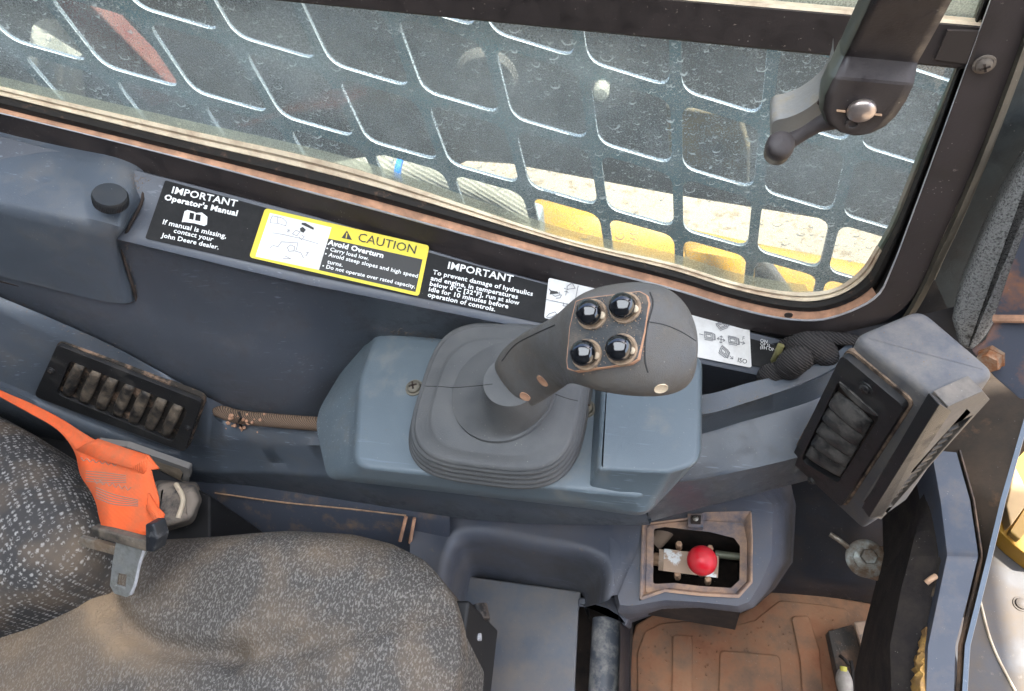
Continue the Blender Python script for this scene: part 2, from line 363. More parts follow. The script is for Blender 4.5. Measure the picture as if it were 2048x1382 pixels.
def fabric(name, base, fleck, fs, dustattr=False):
    M = bpy.data.materials.new(name); M.use_nodes = True; N = M.node_tree.nodes; L = M.node_tree.links; b = N['Principled BSDF']
    b.inputs['Roughness'].default_value = 1; b.inputs['Specular IOR Level'].default_value = .1
    g = N.new('ShaderNodeNewGeometry').outputs['Position']
    mp = N.new('ShaderNodeMapping'); mp.inputs['Rotation'].default_value = (0, 0, .5); mp.inputs['Scale'].default_value = (1, .72, 1); L.new(g, mp.inputs[0])
    v = N.new('ShaderNodeTexVoronoi'); v.inputs['Scale'].default_value = fs; v.inputs['Randomness'].default_value = .8 if dustattr else .35; L.new(mp.outputs[0], v.inputs['Vector'])
    n = N.new('ShaderNodeTexNoise'); n.inputs['Scale'].default_value = fs * 2.4; n.inputs['Detail'].default_value = 3; L.new(g, n.inputs['Vector'])
    def mr(s, a, c, d=0, e=1):
        r = N.new('ShaderNodeMapRange'); r.inputs[1].default_value = a; r.inputs[2].default_value = c; r.inputs[3].default_value = d; r.inputs[4].default_value = e; L.new(s, r.inputs[0]); return r.outputs[0]
    def mth(op, a, c):
        x = N.new('ShaderNodeMath'); x.operation = op; L.new(a, x.inputs[0])
        if isinstance(c, float): x.inputs[1].default_value = c
        else: L.new(c, x.inputs[1])
        return x.outputs[0]
    if dustattr:
        mp2 = N.new('ShaderNodeMapping'); mp2.inputs['Rotation'].default_value = (0, 0, .45); mp2.inputs['Scale'].default_value = (1.6, .8, 1); L.new(g, mp2.inputs[0])
        n3 = N.new('ShaderNodeTexNoise'); n3.inputs['Scale'].default_value = fs * 1.5; n3.inputs['Detail'].default_value = 2; L.new(mp2.outputs[0], n3.inputs['Vector'])
        fl = mth('MAXIMUM', mth('MULTIPLY', mr(n3.outputs['Fac'], .50, .64), .8), mth('MULTIPLY', mr(v.outputs['Distance'], .42, .2), mr(n.outputs['Fac'], .5, .6)))
    else:
        fl = mth('MULTIPLY', mr(v.outputs['Distance'], .46, .26), mr(n.outputs['Fac'], .42, .52))
    x = N.new('ShaderNodeMix'); x.data_type = 'RGBA'; L.new(fl, x.inputs[0]); x.inputs[6].default_value = (*base, 1); x.inputs[7].default_value = (*fleck, 1)
    c = x.outputs[2]
    n2 = N.new('ShaderNodeTexNoise'); n2.inputs['Scale'].default_value = 22; n2.inputs['Detail'].default_value = 6; L.new(g, n2.inputs['Vector'])
    f = mr(n2.outputs['Fac'], .45, .8, 0, .45)
    if dustattr:
        at = N.new('ShaderNodeAttribute'); at.attribute_name = 'dust'
        nn = mth('ADD', at.outputs['Fac'], mth('MULTIPLY', at.outputs['Fac'], mr(n2.outputs['Fac'], .3, .7, -.5, .3)))
        f = mth('MAXIMUM', f, nn)
    y = N.new('ShaderNodeMix'); y.data_type = 'RGBA'; L.new(f, y.inputs[0]); L.new(c, y.inputs[6]); y.inputs[7].default_value = (.33, .235, .15, 1)
    L.new(y.outputs[2], b.inputs['Base Color'])
    bp = N.new('ShaderNodeBump'); bp.inputs['Strength'].default_value = 1; bp.inputs['Distance'].default_value = .0006
    L.new(mth('ADD', fl, mth('MULTIPLY', n.outputs['Fac'], .6)), bp.inputs['Height']); L.new(bp.outputs[0], b.inputs['Normal'])
    return M
M_seat = fabric('seat_cloth', (.092, .084, .076), (.29, .27, .245), 300, True)
M_back = fabric('backrest_cloth', (.06, .057, .056), (.36, .345, .325), 240)

def glassmat(name, tint, haze, dust=(.50, .56, .54), spots=.8):
    M = bpy.data.materials.new(name); M.use_nodes = True; N = M.node_tree.nodes; L = M.node_tree.links
    for n in list(N):
        if n.type != 'OUTPUT_MATERIAL': N.remove(n)
    out = [n for n in N if n.type == 'OUTPUT_MATERIAL'][0]
    g = N.new('ShaderNodeNewGeometry').outputs['Position']
    tr = N.new('ShaderNodeBsdfTransparent'); tr.inputs[0].default_value = (*tint, 1)
    df = N.new('ShaderNodeBsdfDiffuse'); df.inputs[0].default_value = (*dust, 1)
    tl = N.new('ShaderNodeBsdfTranslucent'); tl.inputs[0].default_value = (*dust, 1)
    dd = N.new('ShaderNodeMixShader'); dd.inputs[0].default_value = .5; L.new(df.outputs[0], dd.inputs[1]); L.new(tl.outputs[0], dd.inputs[2])
    gl = N.new('ShaderNodeBsdfGlossy'); gl.inputs['Roughness'].default_value = .04; gl.inputs[0].default_value = (1, 1, 1, 1)
    def mr(s, a, c, d=0, e=1):
        r = N.new('ShaderNodeMapRange'); r.inputs[1].default_value = a; r.inputs[2].default_value = c; r.inputs[3].default_value = d; r.inputs[4].default_value = e; L.new(s, r.inputs[0]); return r.outputs[0]
    def nz(sc, det=4, src=None):
        n = N.new('ShaderNodeTexNoise'); n.inputs['Scale'].default_value = sc; n.inputs['Detail'].default_value = det; n.inputs['Roughness'].default_value = .65; L.new(src or g, n.inputs['Vector']); return n
    def op(o, a, c):
        x = N.new('ShaderNodeMath'); x.operation = o
        for k, v in ((0, a), (1, c)):
            if isinstance(v, float): x.inputs[k].default_value = v
            else: L.new(v, x.inputs[k])
        x.use_clamp = True; return x.outputs[0]
    # dried drop rims: lower arcs of rings round the centres of random cells, bent by noise
    wn = nz(150, 3); ws = N.new('ShaderNodeVectorMath'); ws.operation = 'MULTIPLY_ADD'; L.new(wn.outputs['Color'], ws.inputs[0]); ws.inputs[1].default_value = (.0045,) * 3; L.new(g, ws.inputs[2])
    tot = None
    for sc in (95, 160, 250):
        v = N.new('ShaderNodeTexVoronoi'); v.inputs['Scale'].default_value = sc; v.inputs['Randomness'].default_value = 1; L.new(ws.outputs[0], v.inputs['Vector'])
        sx = N.new('ShaderNodeSeparateColor'); L.new(v.outputs['Color'], sx.inputs[0])
        rr_ = mr(sx.outputs[0], 0, 1, .16, .40)
        dfn = N.new('ShaderNodeMath'); dfn.operation = 'SUBTRACT'; L.new(v.outputs['Distance'], dfn.inputs[0]); L.new(rr_, dfn.inputs[1])
        ab = N.new('ShaderNodeMath'); ab.operation = 'ABSOLUTE'; L.new(dfn.outputs[0], ab.inputs[0])
        ring = mr(ab.outputs[0], .06, .015)
        sb = N.new('ShaderNodeVectorMath'); sb.operation = 'SUBTRACT'; L.new(ws.outputs[0], sb.inputs[0]); L.new(v.outputs['Position'], sb.inputs[1])
        sp_ = N.new('ShaderNodeSeparateXYZ'); L.new(sb.outputs[0], sp_.inputs[0])
        e = op('MULTIPLY', op('MULTIPLY', ring, mr(sp_.outputs['Z'], .05 / sc, -.2 / sc)), mr(sx.outputs[1], .35, .6))
        tot = e if tot is None else op('MAXIMUM', tot, e)
    v = N.new('ShaderNodeTexVoronoi'); v.inputs['Scale'].default_value = 420; L.new(g, v.inputs['Vector'])
    sp = op('MULTIPLY', mr(v.outputs['Distance'], .3, .1), mr(nz(160, 2).outputs['Fac'], .5, .62))
    tot = op('MULTIPLY', op('MAXIMUM', tot, op('MULTIPLY', sp, .45)), mr(nz(9, 3).outputs['Fac'], .38, .58, .25, 1.0))
    fine = mr(nz(900, 2).outputs['Fac'], .4, .75, 0, haze * .9)
    hz = mr(nz(6, 5).outputs['Fac'], .3, .7, haze * .45, haze * 1.5)
    fac = op('ADD', op('ADD', hz, fine), op('MULTIPLY', tot, spots))
    m1 = N.new('ShaderNodeMixShader'); L.new(fac, m1.inputs[0]); L.new(tr.outputs[0], m1.inputs[1]); L.new(dd.outputs[0], m1.inputs[2])
    lw = N.new('ShaderNodeLayerWeight'); lw.inputs[0].default_value = .12; fr = N.new('ShaderNodeMapRange'); fr.inputs[1].default_value = 0; fr.inputs[2].default_value = 1; fr.inputs[3].default_value = .02; fr.inputs[4].default_value = .5; L.new(lw.outputs['Facing'], fr.inputs[0])
    m2 = N.new('ShaderNodeMixShader'); L.new(fr.outputs[0], m2.inputs[0]); L.new(m1.outputs[0], m2.inputs[1]); L.new(gl.outputs[0], m2.inputs[2])
    L.new(m2.outputs[0], out.inputs['Surface']); return M
M_glass = glassmat('dusty_glass', (.84, .94, .92), .31, (.62, .68, .64), .75)
# ================================================================ THE SETTING OUTSIDE
bm = bmesh.new(); bmesh.ops.create_grid(bm, x_segments=2, y_segments=2, size=60)
me = bpy.data.meshes.new('ground'); bm.to_mesh(me); bm.free(); me.transform(Matrix.Translation((0, 0, -.62)))
g = link('ground', me, M_conc, None); g['kind'] = 'structure'; g['label'] = 'sunlit pale concrete ground outside the cab'
bm = bmesh.new()
def bx(bm, x0, x1, y0, y1, z0, z1):
    c = [bm.verts.new((x, y, z)) for z in (z0, z1) for y in (y0, y1) for x in (x0, x1)]
    for f in ((0, 2, 3, 1), (4, 5, 7, 6), (0, 1, 5, 4), (2, 6, 7, 3), (0, 4, 6, 2), (1, 3, 7, 5)): bm.faces.new([c[i] for i in f])
X0, X1, Y0, Y1 = -.75, .62, -.55, .30
bx(bm, -1.3, X0, -.75, .40, 1.62, 1.66); bx(bm, X1, 1.12, -.75, .40, 1.62, 1.66); bx(bm, X0, X1, -.75, Y0, 1.62, 1.66); bx(bm, X0, X1, Y1, .40, 1.62, 1.66)
o = fin('cab_roof_shade', bm, M_inner, None, smooth=False); o['kind'] = 'structure'; o['label'] = 'unseen cab roof with edges set to keep sun off the interior'  # out of view; extents chosen so direct sun misses the interior
M = bpy.data.materials.new('milky_diffuser'); M.use_nodes = True; N = M.node_tree.nodes; b = N['Principled BSDF']; N.remove(b)
tl = N.new('ShaderNodeBsdfTranslucent'); tl.inputs[0].default_value = (.86, .92, .95, 1); M.node_tree.links.new(tl.outputs[0], N['Material Output'].inputs['Surface'])
bm = bmesh.new(); bx(bm, X0, X1, Y0, Y1, 1.640, 1.6402)
bmesh.ops.delete(bm, geom=[f for f in bm.faces if abs(f.calc_center_median().z - 1.6402) > 1e-5], context='FACES_ONLY')
o = fin('added_roof_diffuser', bm, M, None, smooth=False); o['kind'] = 'structure'; o['label'] = 'added unseen milky roof panel giving soft top light'  # added diffuser: turns sun into soft light from above, out of view
bm = bmesh.new(); bx(bm, -1.3, 1.1, -.80, -.75, -.1, 1.62)
o = fin('right_light_blocker', bm, M_inner, None, smooth=False); o['kind'] = 'structure'; o['label'] = 'unseen right cab wall added to block side light'  # added out of view to cut light from the camera side
bm = bmesh.new(); bx(bm, -1.34, -1.3, -.75, .39, -.1, 1.62)
o = fin('cab_rear_wall', bm, M_inner, None, smooth=False); o['kind'] = 'structure'; o['label'] = 'rear wall of the cab behind the seat'

bm = bmesh.new(); bx(bm, -1.3, .33, .409, .415, -.1, .40)
o = fin('cab_left_wall', bm, M_mud, None, smooth=False); o['kind'] = 'structure'; o['label'] = 'lower left wall of the cab'
YW = .372
M_lat0 = mat('dusty_screw_head', (.12, .10, .09), .5, metal=.4, dirt=((.24, .2, .16), .4, 200, .3))
# ================================================================ SIDE WINDOW
W = thing('side_window', 'dusty side window with dark metal frame above the black sticker strip', 'window', (0, YW, .6))
R3 = [(-900,2),(0,227),(350,314),(700,407),(1136,526),(1348,580),(1470,617),(1570,639),(1640,641),(1705,622),(1755,593),(1785,535),(1812,465),(1869,310),(1931,139),(1985,-10)]
R2 = [(-900,-10),(0,215),(350,300),(700,387),(1136,507),(1348,561),(1468,597),(1568,619),(1636,622),(1695,606),(1744,574),(1776,520),(1802,460),(1860,310),(1922,139),(1976,-10)]
R1 = [(-900,-29),(0,196),(350,283),(700,367),(1136,492),(1348,545),(1466,582),(1562,603),(1628,607),(1685,592),(1735,558),(1766,505),(1793,455),(1852,310),(1915,139),(1970,-10)]
R0 = [(-900,-53),(0,172),(350,254),(700,335),(1136,478),(1348,527),(1462,562),(1556,581),(1620,585),(1672,576),(1722,540),(1755,490),(1780,445),(1838,300),(1907,139),(1962,-10)]
RB = [(-900,30),(0,277),(350,364),(700,459),(1136,577),(1348,628),(1470,655),(1580,671),(1661,671),(1740,655),(1800,622),(1840,573),(1867,513),(1961,300),(2022,139),(2075,-10)]
def row(L, y, a=0, b=None, dy=0, dx=0): return [Yp(p[0] + dx, p[1] + dy, y) for p in L[a:b]]
NN = 90
def rowm(La, Lb, t, y, a=0, b=None): return [Yp(p[0] * (1 - t) + q[0] * t, p[1] * (1 - t) + q[1] * t, y) for p, q in zip(La[a:b], Lb[a:b])]
loft('frame_face', [rowm(R3, RB, .0, YW + .004), rowm(R3, RB, .02, YW), rowm(R3, RB, .5, YW - .0005), rowm(R3, RB, 1, YW), rowm(R3, RB, 1.02, YW + .02)], M_frame, W, n=NN, ang=30)
loft('frame_lip', [rowm(R2, R3, .80, YW + .0035), rowm(R2, R3, .84, YW - .001), rowm(R2, R3, .98, YW - .0015), rowm(R2, R3, 1.04, YW - .0012), rowm(R2, R3, 1.06, YW + .002)], M_edge, W, n=NN)
loft('sill_groove', [rowm(R1, R2, .9, .379, 0, 11), rowm(R2, R3, .1, .3785, 0, 11), rowm(R2, R3, .9, .375, 0, 11)], M_odust, W, n=NN)
loft('rubber_seal', [rowm(R0, R1, .72, .3850), rowm(R1, R2, .0, .3800), rowm(R1, R2, .5, .3765), rowm(R1, R2, 1.0, .3775), rowm(R1, R2, 1.12, .382)], M_brub, W, n=NN)
loft('pillar_seal', [rowm(R1, R2, .9, .380, 10), rowm(R2, R3, .5, .3845, 10), rowm(R2, R3, 1.0, .3735, 10)], M_brub, W, n=40)
loft('glazing_bead', [rowm(R0, R1, -.05, .3872, 0, 12), rowm(R0, R1, .3, .3848, 0, 12), rowm(R0, R1, .45, .3858, 0, 12), rowm(R0, R1, .75, .3832, 0, 12), rowm(R0, R1, .85, .384, 0, 12)], M_tan, W, n=NN)
loft('glass_edge', [rowm(R0, R1, 0, .3872, 11), rowm(R0, R1, .4, .385, 11), rowm(R0, R1, .75, .3862, 11)], mat('green_glass_edge', (.12, .17, .13), .3, dirt=((.3, .26, .2), .4, 40, .3)), W, n=40)
FG = FY(.3875)
gl = [(-900, -150), (538, -5), (1350, 78), (1931, 134)] + [p for p in R1[::-1] if p[1] > 139 or p[0] < 1000]
bm = bmesh.new(); P = [FG.px(*p) for p in gl]
vv = [bm.verts.new(FG.w(p.x, p.y, 0)) for p in P]
for t in tessellate_polygon([[Vector((p.x, p.y, 0)) for p in P]]): bm.faces.new([vv[i] for i in t])
fin('glass_pane', bm, M_glass, W, smooth=False, facecam=True)
loft('dust_film', [[Yp(x, y, .3868) for x, y in R0[:9]], [Yp(x - (6 if x > 1600 else 0) - (14 if x > 1700 else 0), y - (9 if y < 560 or x < 1600 else 6), .3869) for x, y in R0[:9]], [Yp(x - (10 if x > 1600 else 0) - (26 if x > 1700 else 0), y - (19 if y < 560 or x < 1600 else 16), .3870) for x, y in R0[:9]]], glassmat('settled_dust_film', (.95, .97, .92), .42, (.85, .85, .66), .3), W, n=NN)
TL = [(-900, -144), (1934, 139)]
TU = [(-900, -198), (1972, 53)]
loft('mid_rail', [rowm(TL, TU, -.0, .386), rowm(TL, TU, .0, .374), rowm(TL, TU, .04, .3725), rowm(TL, TU, .96, .3725), rowm(TL, TU, 1.0, .376)], M_rail, W, n=30, ang=30)
TU2 = [(x, y - 15) for x, y in TU]
loft('rail_dust_ledge', [rowm(TU, TU2, 0, .3755), rowm(TU, TU2, .45, .3765), rowm(TU, TU2, .6, .381), rowm(TU, TU2, 1, .385)], M_tan, W, n=30)
plate('upper_glass_pane', FG, [[(-900, -218), (-900, -900), (2300, -900), (2000, -60), (1975, 40), (1348, -10)]], -.001, .001, glassmat('very_dusty_glass', (.7, .78, .7), .6, (.6, .58, .5), .4), W, smooth=False)
plate('rubber_pad', FY(.3715), [[(1895, 60), (1960, 62), (1945, 128), (1870, 118)]], -.002, .0006, mat('dusty_pad', (.035, .026, .022), .8, dirt=((.2, .13, .09), .2, 60, .15)), W)
# pillar beside the window
Pl = thing('cab_pillar', 'dark painted cab corner pillar right of the side window', 'pillar', (.14, .4, .6))
PB = [(2075,-10),(2022,139),(1961,300),(1895,455),(1867,513),(1840,573),(1800,640),(1740,700)]
def sh(L, d): return [(x + d, y) for x, y in L]
loft('pillar_edge', [[Yp(*p, .3725) for p in PB], [Yp(*p, .368) for p in sh(PB, 9)], [Yp(*p, .372) for p in sh(PB, 20)], [Yp(*p, .395) for p in sh(PB, 24)]], mat('olive_black_edge', (.03, .027, .02), .6, dirt=((.1, .085, .06), .4, 40, .3)), Pl, n=30)
loft('lower_corner_sheet', [[Yp(x, y, .3745) for x, y in ((1300, 600), (1500, 655), (1661, 660), (1740, 645), (1810, 600), (1860, 540))], [Yp(x, y, .40) for x, y in ((1300, 700), (1500, 730), (1661, 760), (1740, 760), (1850, 760), (1960, 760))], [Yp(x, y, .405) for x, y in ((1300, 900), (1500, 900), (1661, 900), (1740, 900), (1900, 900), (2060, 900))]], M_mud, Pl, n=30)
loft('pillar_face', [[Yp(*p, .392) for p in sh(PB, 15)], [Yp(*p, .395) for p in sh(PB, 120)], [Yp(*p, .40) for p in sh(PB, 420)]], mat('pillar_paint', (.012, .015, .019), .5, bump=.3, dirt=((.05, .06, .06), .42, 40, .4)), Pl, n=20)
def headscrew(name, F, px, py, r, mt, parent, rec=M_dark, cross=True, h=0):
    c = F.px(px, py)
    o = lathe(name, F, [(r * 1.35, h), (r * 1.3, h + r * .2), (r * 1.05, h + r * .25), (r, h + r * .1), (r * .95, h + r * .55), (r * .6, h + r * .8), (0.00001, h + r * .85)], mt, parent, ex=c.x, ey=c.y, seg=20)
    if cross:
        bm = bmesh.new()
        for a in (0.4, 0.4 + math.pi / 2):
            d = Vector((math.cos(a), math.sin(a))) * r * .6; e = Vector((-d.y, d.x)) * .22
            V = [bm.verts.new(F.w(c.x + q.x, c.y + q.y, hh)) for hh in (h + r * .3, h + r * .92) for q in (-d - e, d - e, d + e, -d + e)]
            for f in ((4, 5, 6, 7), (0, 1, 5, 4), (1, 2, 6, 5), (2, 3, 7, 6), (3, 0, 4, 7)): bm.faces.new([V[i] for i in f])
        fin('screw_recess', bm, rec, o, smooth=False)
    return o
FW = FY(YW)
headscrew('pillar_screw', FW, 1968, 127, .0042, M_lat0, W, h=.0005)
lathe('drain_hole', FW, [(.0035, .0005), (.0033, .0012), (.0005, .0012)], M_dark, W, ex=FW.px(1577, 629).x, ey=FW.px(1577, 629).y)

# ================================================================ WINDOW GUARD
G = thing('window_guard', 'dark steel mesh guard with rounded openings outside the side window', 'window guard', (-.1, .43, .6))
k = 1.158
def gp(i, j, h=0):
    p = Vector((-.3668 + .0562 * i + .0007 * j, .3613 + .0039 * i, .8036 - .0263 * i - .064 * j))
    p = CAM + (p - CAM) * k
    return p + GN * h
GN = Vector((0, -1, 0))
GN = (gp(1, 0) - gp(0, 0)).cross(gp(0, 1) - gp(0, 0)).normalized()
if GN.y > 0: GN = -GN
bm = bmesh.new(); hw = .085
vs = {}
def gv(i, j, h):
    key = (round(i, 4), round(j, 4), h)
    if key not in vs: vs[key] = bm.verts.new(gp(i, j, h))
    return vs[key]
H0, H1 = 0, .0036
# origin of lattice = bottom-left corner of an opening; opening spans i..i+1-2hw, j-1+2hw..j
for i in range(-14, 13):
    for j in range(-9, 14):
        c = gp(i + .5, j - .5)
        if c.x > .19: continue
        if c.z > .98 or c.z < .28: continue
        a0, b0 = i - .0, j + .0
        cor = [(i - .0625, j + .075), (i + .9375, j + .075), (i + .9375, j - .925), (i - .0625, j - .925)]
        hole = [(i, j), (i + .875, j), (i + .875, j - .85), (i, j - .85)]
        S = 5; inner = []
        for q in range(4):
            p = Vector(hole[q]); pa = Vector(hole[q - 1]); pb = Vector(hole[(q + 1) % 4]); r = .17
            s = p + (pa - p).normalized() * r; e = p + (pb - p).normalized() * r
            inner.append([(1 - t) ** 2 * s + 2 * t * (1 - t) * p + t * t * e for t in [x / S for x in range(S + 1)]])
        for hh in (H0, H1):
            for q in range(4):
                co = gv(*cor[q], hh); iv = [gv(p.x, p.y, hh) for p in inner[q]]
                for x in range(S):
                    bm.faces.new((co, iv[x], iv[x + 1]) if hh else (co, iv[x + 1], iv[x]))
                nx = inner[(q + 1) % 4][0]; c2 = gv(*cor[(q + 1) % 4], hh); n2 = gv(nx.x, nx.y, hh)
                bm.faces.new((co, iv[S], n2, c2) if hh else (co, c2, n2, iv[S]))
        ring = [p for q in inner for p in q]
        for x in range(len(ring)):
            p, q = ring[x], ring[(x + 1) % len(ring)]
            bm.faces.new((gv(p.x, p.y, H0), gv(q.x, q.y, H0), gv(q.x, q.y, H1), gv(p.x, p.y, H1))).material_index = 1
me = bpy.data.meshes.new('mesh_plate'); bm.to_mesh(me); bm.free(); mp_ = link('mesh_plate', me, M_guard, G); mp_.data.materials.append(mat('sunlit_edge_dust', (.62, .66, .66), .7, scratch=False))  # pale dust colour also paints sun brightness onto every hole edge
p = Yp(1203, 178, .435); FB = nf(p, GN * 1.0 + Vector((0, 0, .1)))
lathe('guard_bolt', FB, [(.006, -.01), (.006, .006), (.0045, .0075), (.0001, .0078)], M_wht, G, seg=16)

# ================================================================ OUTSIDE THE WINDOW
A = thing('loader_arm', 'dark dusty loader arm beyond the window guard', 'loader arm', (-.2, .66, .5))
plate('arm_plate', FY(.55), [[(-300, 212), (230, 236), (330, 262), (520, 300), (640, 330), (860, 356), (900, 340), (935, 324), (1020, 330), (1350, 392), (1780, 462), (1900, 480), (2300, 520), (2300, 40), (-300, -90)]], -.07, 0, M_arm, A, bev=.004)
lathe('arm_pin', nf(Yp(975, 150, .55), Vector((.1, -1, 0))), [(.03, -.01), (.03, .006), (.026, .01), (.0001, .01)], M_arm, A)
plate('arm_rib', FY(.54), [[(1330, 212), (1480, 232), (1500, 300), (1498, 370), (1340, 330)]], -.02, 0, mat('olive_grey_paint', (.085, .075, .06), .7, dirt=((.22, .16, .07), .34, 14, .2), scratch=False), A, bev=.003)
Rb = thing('red_reflection_plate', 'red-brown plate added in place of a window strut slanting behind the guard at upper left', 'reflection', (-.5, .6, .7))
plate('reflection', FY(.52), [[(0, -120), (118, -120), (173, 0), (368, 198), (300, 215), (208, 128), (80, 0)]], -.02, 0, M_redrefl, Rb, bev=.003)  # added plate imitating a reddish reflection in the window glass
WL = thing('work_lamp', 'pale round lamp housing beyond the guard at far left', 'lamp', Yp(115, 130, .56))
tube('lamp_housing', [Yp(118, 78, .52), Yp(112, 120, .52), Yp(122, 190, .52)], .023, M_wht, WL, n=8, seg=24)
tube('lamp_band', [Yp(100, 95, .505), Yp(100, 150, .505)], .014, mat('white_reflector', (.2, .2, .17), .3, scratch=False), WL, n=4, seg=16)
Hs = thing('hydraulic_hose', 'grey braided hose curving behind the lower window edge', 'hose', Yp(900, 370, .5))
tube('hose_sleeve', [Yp(600, 372, .47), Yp(690, 348, .48), Yp(790, 338, .5), Yp(900, 362, .52), (Yp(985, 388, .53)), Yp(1030, 415, .53), Yp(1055, 470, .53), Yp(1060, 560, .52)], .0135, M_hose, Hs, n=50, seg=16)
tube('blue_band', [Yp(797, 338, .5), Yp(808, 340, .5)], .0145, M_blue, Hs, n=4, seg=16)
tube('hose_clamp', [Yp(768, 336, .5), Yp(795, 338, .5)], .0150, mat('grey_clamp', (.2, .22, .23), .4), Hs, n=4, seg=6, smooth=False)
YF = thing('yellow_chassis', 'yellow machine chassis rail below the window guard', 'chassis', Yp(1400, 500, .6))
def yrow(L, y): return [Yp(*p, y) for p in L]
loft('chassis_rail', [yrow([(1040, 388), (1200, 418), (1350, 452), (1520, 488), (1700, 522), (1900, 560)], .80),
    yrow([(1030, 405), (1200, 436), (1350, 466), (1520, 503), (1700, 540), (1900, 580)], .78),
    yrow([(1010, 500), (1200, 545), (1350, 580), (1520, 620), (1700, 650), (1900, 690)], .70)], M_mach, YF, solid=.02, ang=20)
0 and loft('chassis_bracket', [yrow([(1225, 440), (1290, 452), (1345, 470), (1365, 500)], .70), yrow([(1215, 520), (1290, 540), (1350, 560), (1400, 590)], .64)], M_mach, YF, solid=.02)
loft('chassis_flange', [yrow([(1370, 478), (1420, 484), (1480, 492)], .72), yrow([(1372, 500), (1420, 508), (1482, 520)], .69), yrow([(1375, 590), (1420, 600), (1490, 620)], .67)], M_mach, YF, solid=.015, ang=20)
loft('grey_gusset', [yrow([(1512, 515), (1530, 512)], .66), yrow([(1505, 600), (1600, 610)], .64)], M_grey, YF, solid=.01)
GB = thing('grey_hose_bracket', 'pale grey bracket under the braided hose behind the window', 'bracket', Yp(720, 330, .58))
plate('bracket', FY(.66), [[(560, 262), (640, 275), (760, 300), (830, 330), (960, 400), (1080, 440), (1090, 560), (560, 420)]], -.03, 0, mat('blue_grey_paint', (.20, .24, .25), .6, dirt=((.3, .3, .28), .4, 14, .3), scratch=False), GB, bev=.004)

# ================================================================ SIDE TRIM PANEL
def fs(px, py, h=0): return FS.hit(px, py, h)
FS = Frame(Yp(330, 360, .365), Yp(1060, 560, .365), Yp(600, 548, .32))
S = thing('side_trim_panel', 'blue-grey moulded side panel under the window carrying the warning stickers', 'trim panel', (-.3, .34, .58))
PBx = [(-900, 25), (0, 272), (235, 332), (330, 356), (600, 426), (690, 451), (750, 469), (850, 498), (1060, 558), (1330, 622), (1600, 690)]
PC = [(-900, 208), (0, 410), (200, 460), (290, 482), (600, 556), (690, 574), (750, 586), (850, 606), (1060, 648), (1330, 702), (1600, 758)]
rB = [fs(x, y, -.0012) for x, y in PBx]; rB0 = [Yp(p[0], p[1] - 6, .385) for p in PBx]
def fs(px, py, h=0): return FS.hit(px, py, h)
rC0 = [fs(x, y - 5, -.0012) for x, y in PC]
rC1 = [fs(x, y + 3, -.0014) for x, y in PC]
rCx = [fs(x, y + 10, .0010) for x, y in PC]
def below(p, px, py, dy): return Yp(px, py, p.y + dy)
rC2 = [below(fs(x, y), x, y + 19, -.001) for x, y in PC]
PD = [(-900, 400, .302), (0, 588, .290), (235, 690, .276), (420, 790, .268), (600, 815, .272), (690, 806, .305), (750, 790, .335), (850, 800, .350), (1060, 840, .352), (1330, 830, .352), (1600, 800, .36)]
rD = [Yp(*p) for p in PD]; rDm = [a.lerp(b, .5) + Vector((0, -.002, 0)) for a, b in zip(rC2, rD)]
rD2 = [p + Vector((0, -.002, -.12)) for p in rD]
loft('panel_shell', [rB0, rB, [a.lerp(b, .5) for a, b in zip(rB, rC0)], rC0, rC1, rCx, rC2, rDm, rD, rD2], M_dplast, S, n=70, ang=50)
# corner cover with thumb knob
cv = [[(-900, 62, .364), (-90, 256, .364), (0, 281, .364), (120, 308, .364), (225, 330, .364), (262, 350, .362), (276, 372, .358)],
      [(-900, 106, .346), (-90, 300, .346), (0, 322, .346), (120, 348, .346), (235, 376, .346), (270, 392, .345), (279, 402, .344)],
      [(-900, 184, .306), (-90, 378, .306), (0, 398, .306), (120, 424, .306), (215, 446, .308), (240, 454, .311), (250, 458, .318)],
      [(-900, 200, .301), (-90, 394, .301), (0, 414, .301), (120, 442, .301), (205, 462, .304), (230, 468, .307), (238, 474, .314)],
      [(-900, 216, .2985), (-90, 410, .2985), (0, 430, .2985), (120, 458, .2985), (200, 476, .3020), (228, 484, .305), (236, 492, .312)],
      [(-900, 306, .295), (-90, 500, .295), (0, 520, .294), (120, 548, .294), (210, 568, .294), (250, 572, .294), (262, 574, .298)],
      [(-900, 338, .292), (-90, 532, .292), (0, 552, .290), (120, 582, .290), (215, 604, .289), (256, 606, .290), (268, 602, .294)]]
rows = [[Yp(x, y, d - .001) for x, y, d in r] for r in cv]
rows = [[p + Vector((0, .02, 0)) for p in rows[0]]] + rows + [[p + Vector((0, .010, -.001)) for p in rows[-1]]]
rows = [r + [r[-1] + Vector((.002, .012, 0))] for r in rows]
tube('cover_seam', [Yp(x, y, d) for x, y, d in ((262, 346, .364), (283, 372, .3575), (284, 402, .3435), (256, 458, .3185), (243, 490, .3125), (262, 560, .299), (272, 602, .2945), (258, 613, .292), (200, 607, .292), (100, 585, .293), (0, 562, .293), (-600, 420, .296))], .0013, M_dark, S, n=60, seg=6)
cc = loft('corner_cover', rows, M_plast, S, n=36, ang=60)
kp = Yp(222, 405, .322); FK = nf(kp, (CAM - kp).normalized() + cw(-.12, -.75, 0))
M_knob = mat('turned_black_knob', (.028, .029, .031), .3, spec=.5)
kr = .0130; rows = []
kc = FK.px(222, 405)
prof = [(.9, 0, 0), (1.0, .001, 1), (1.0, .0075, 1), (.97, .009, 0), (.93, .0098, 0), (.0001, .0098, 0)]
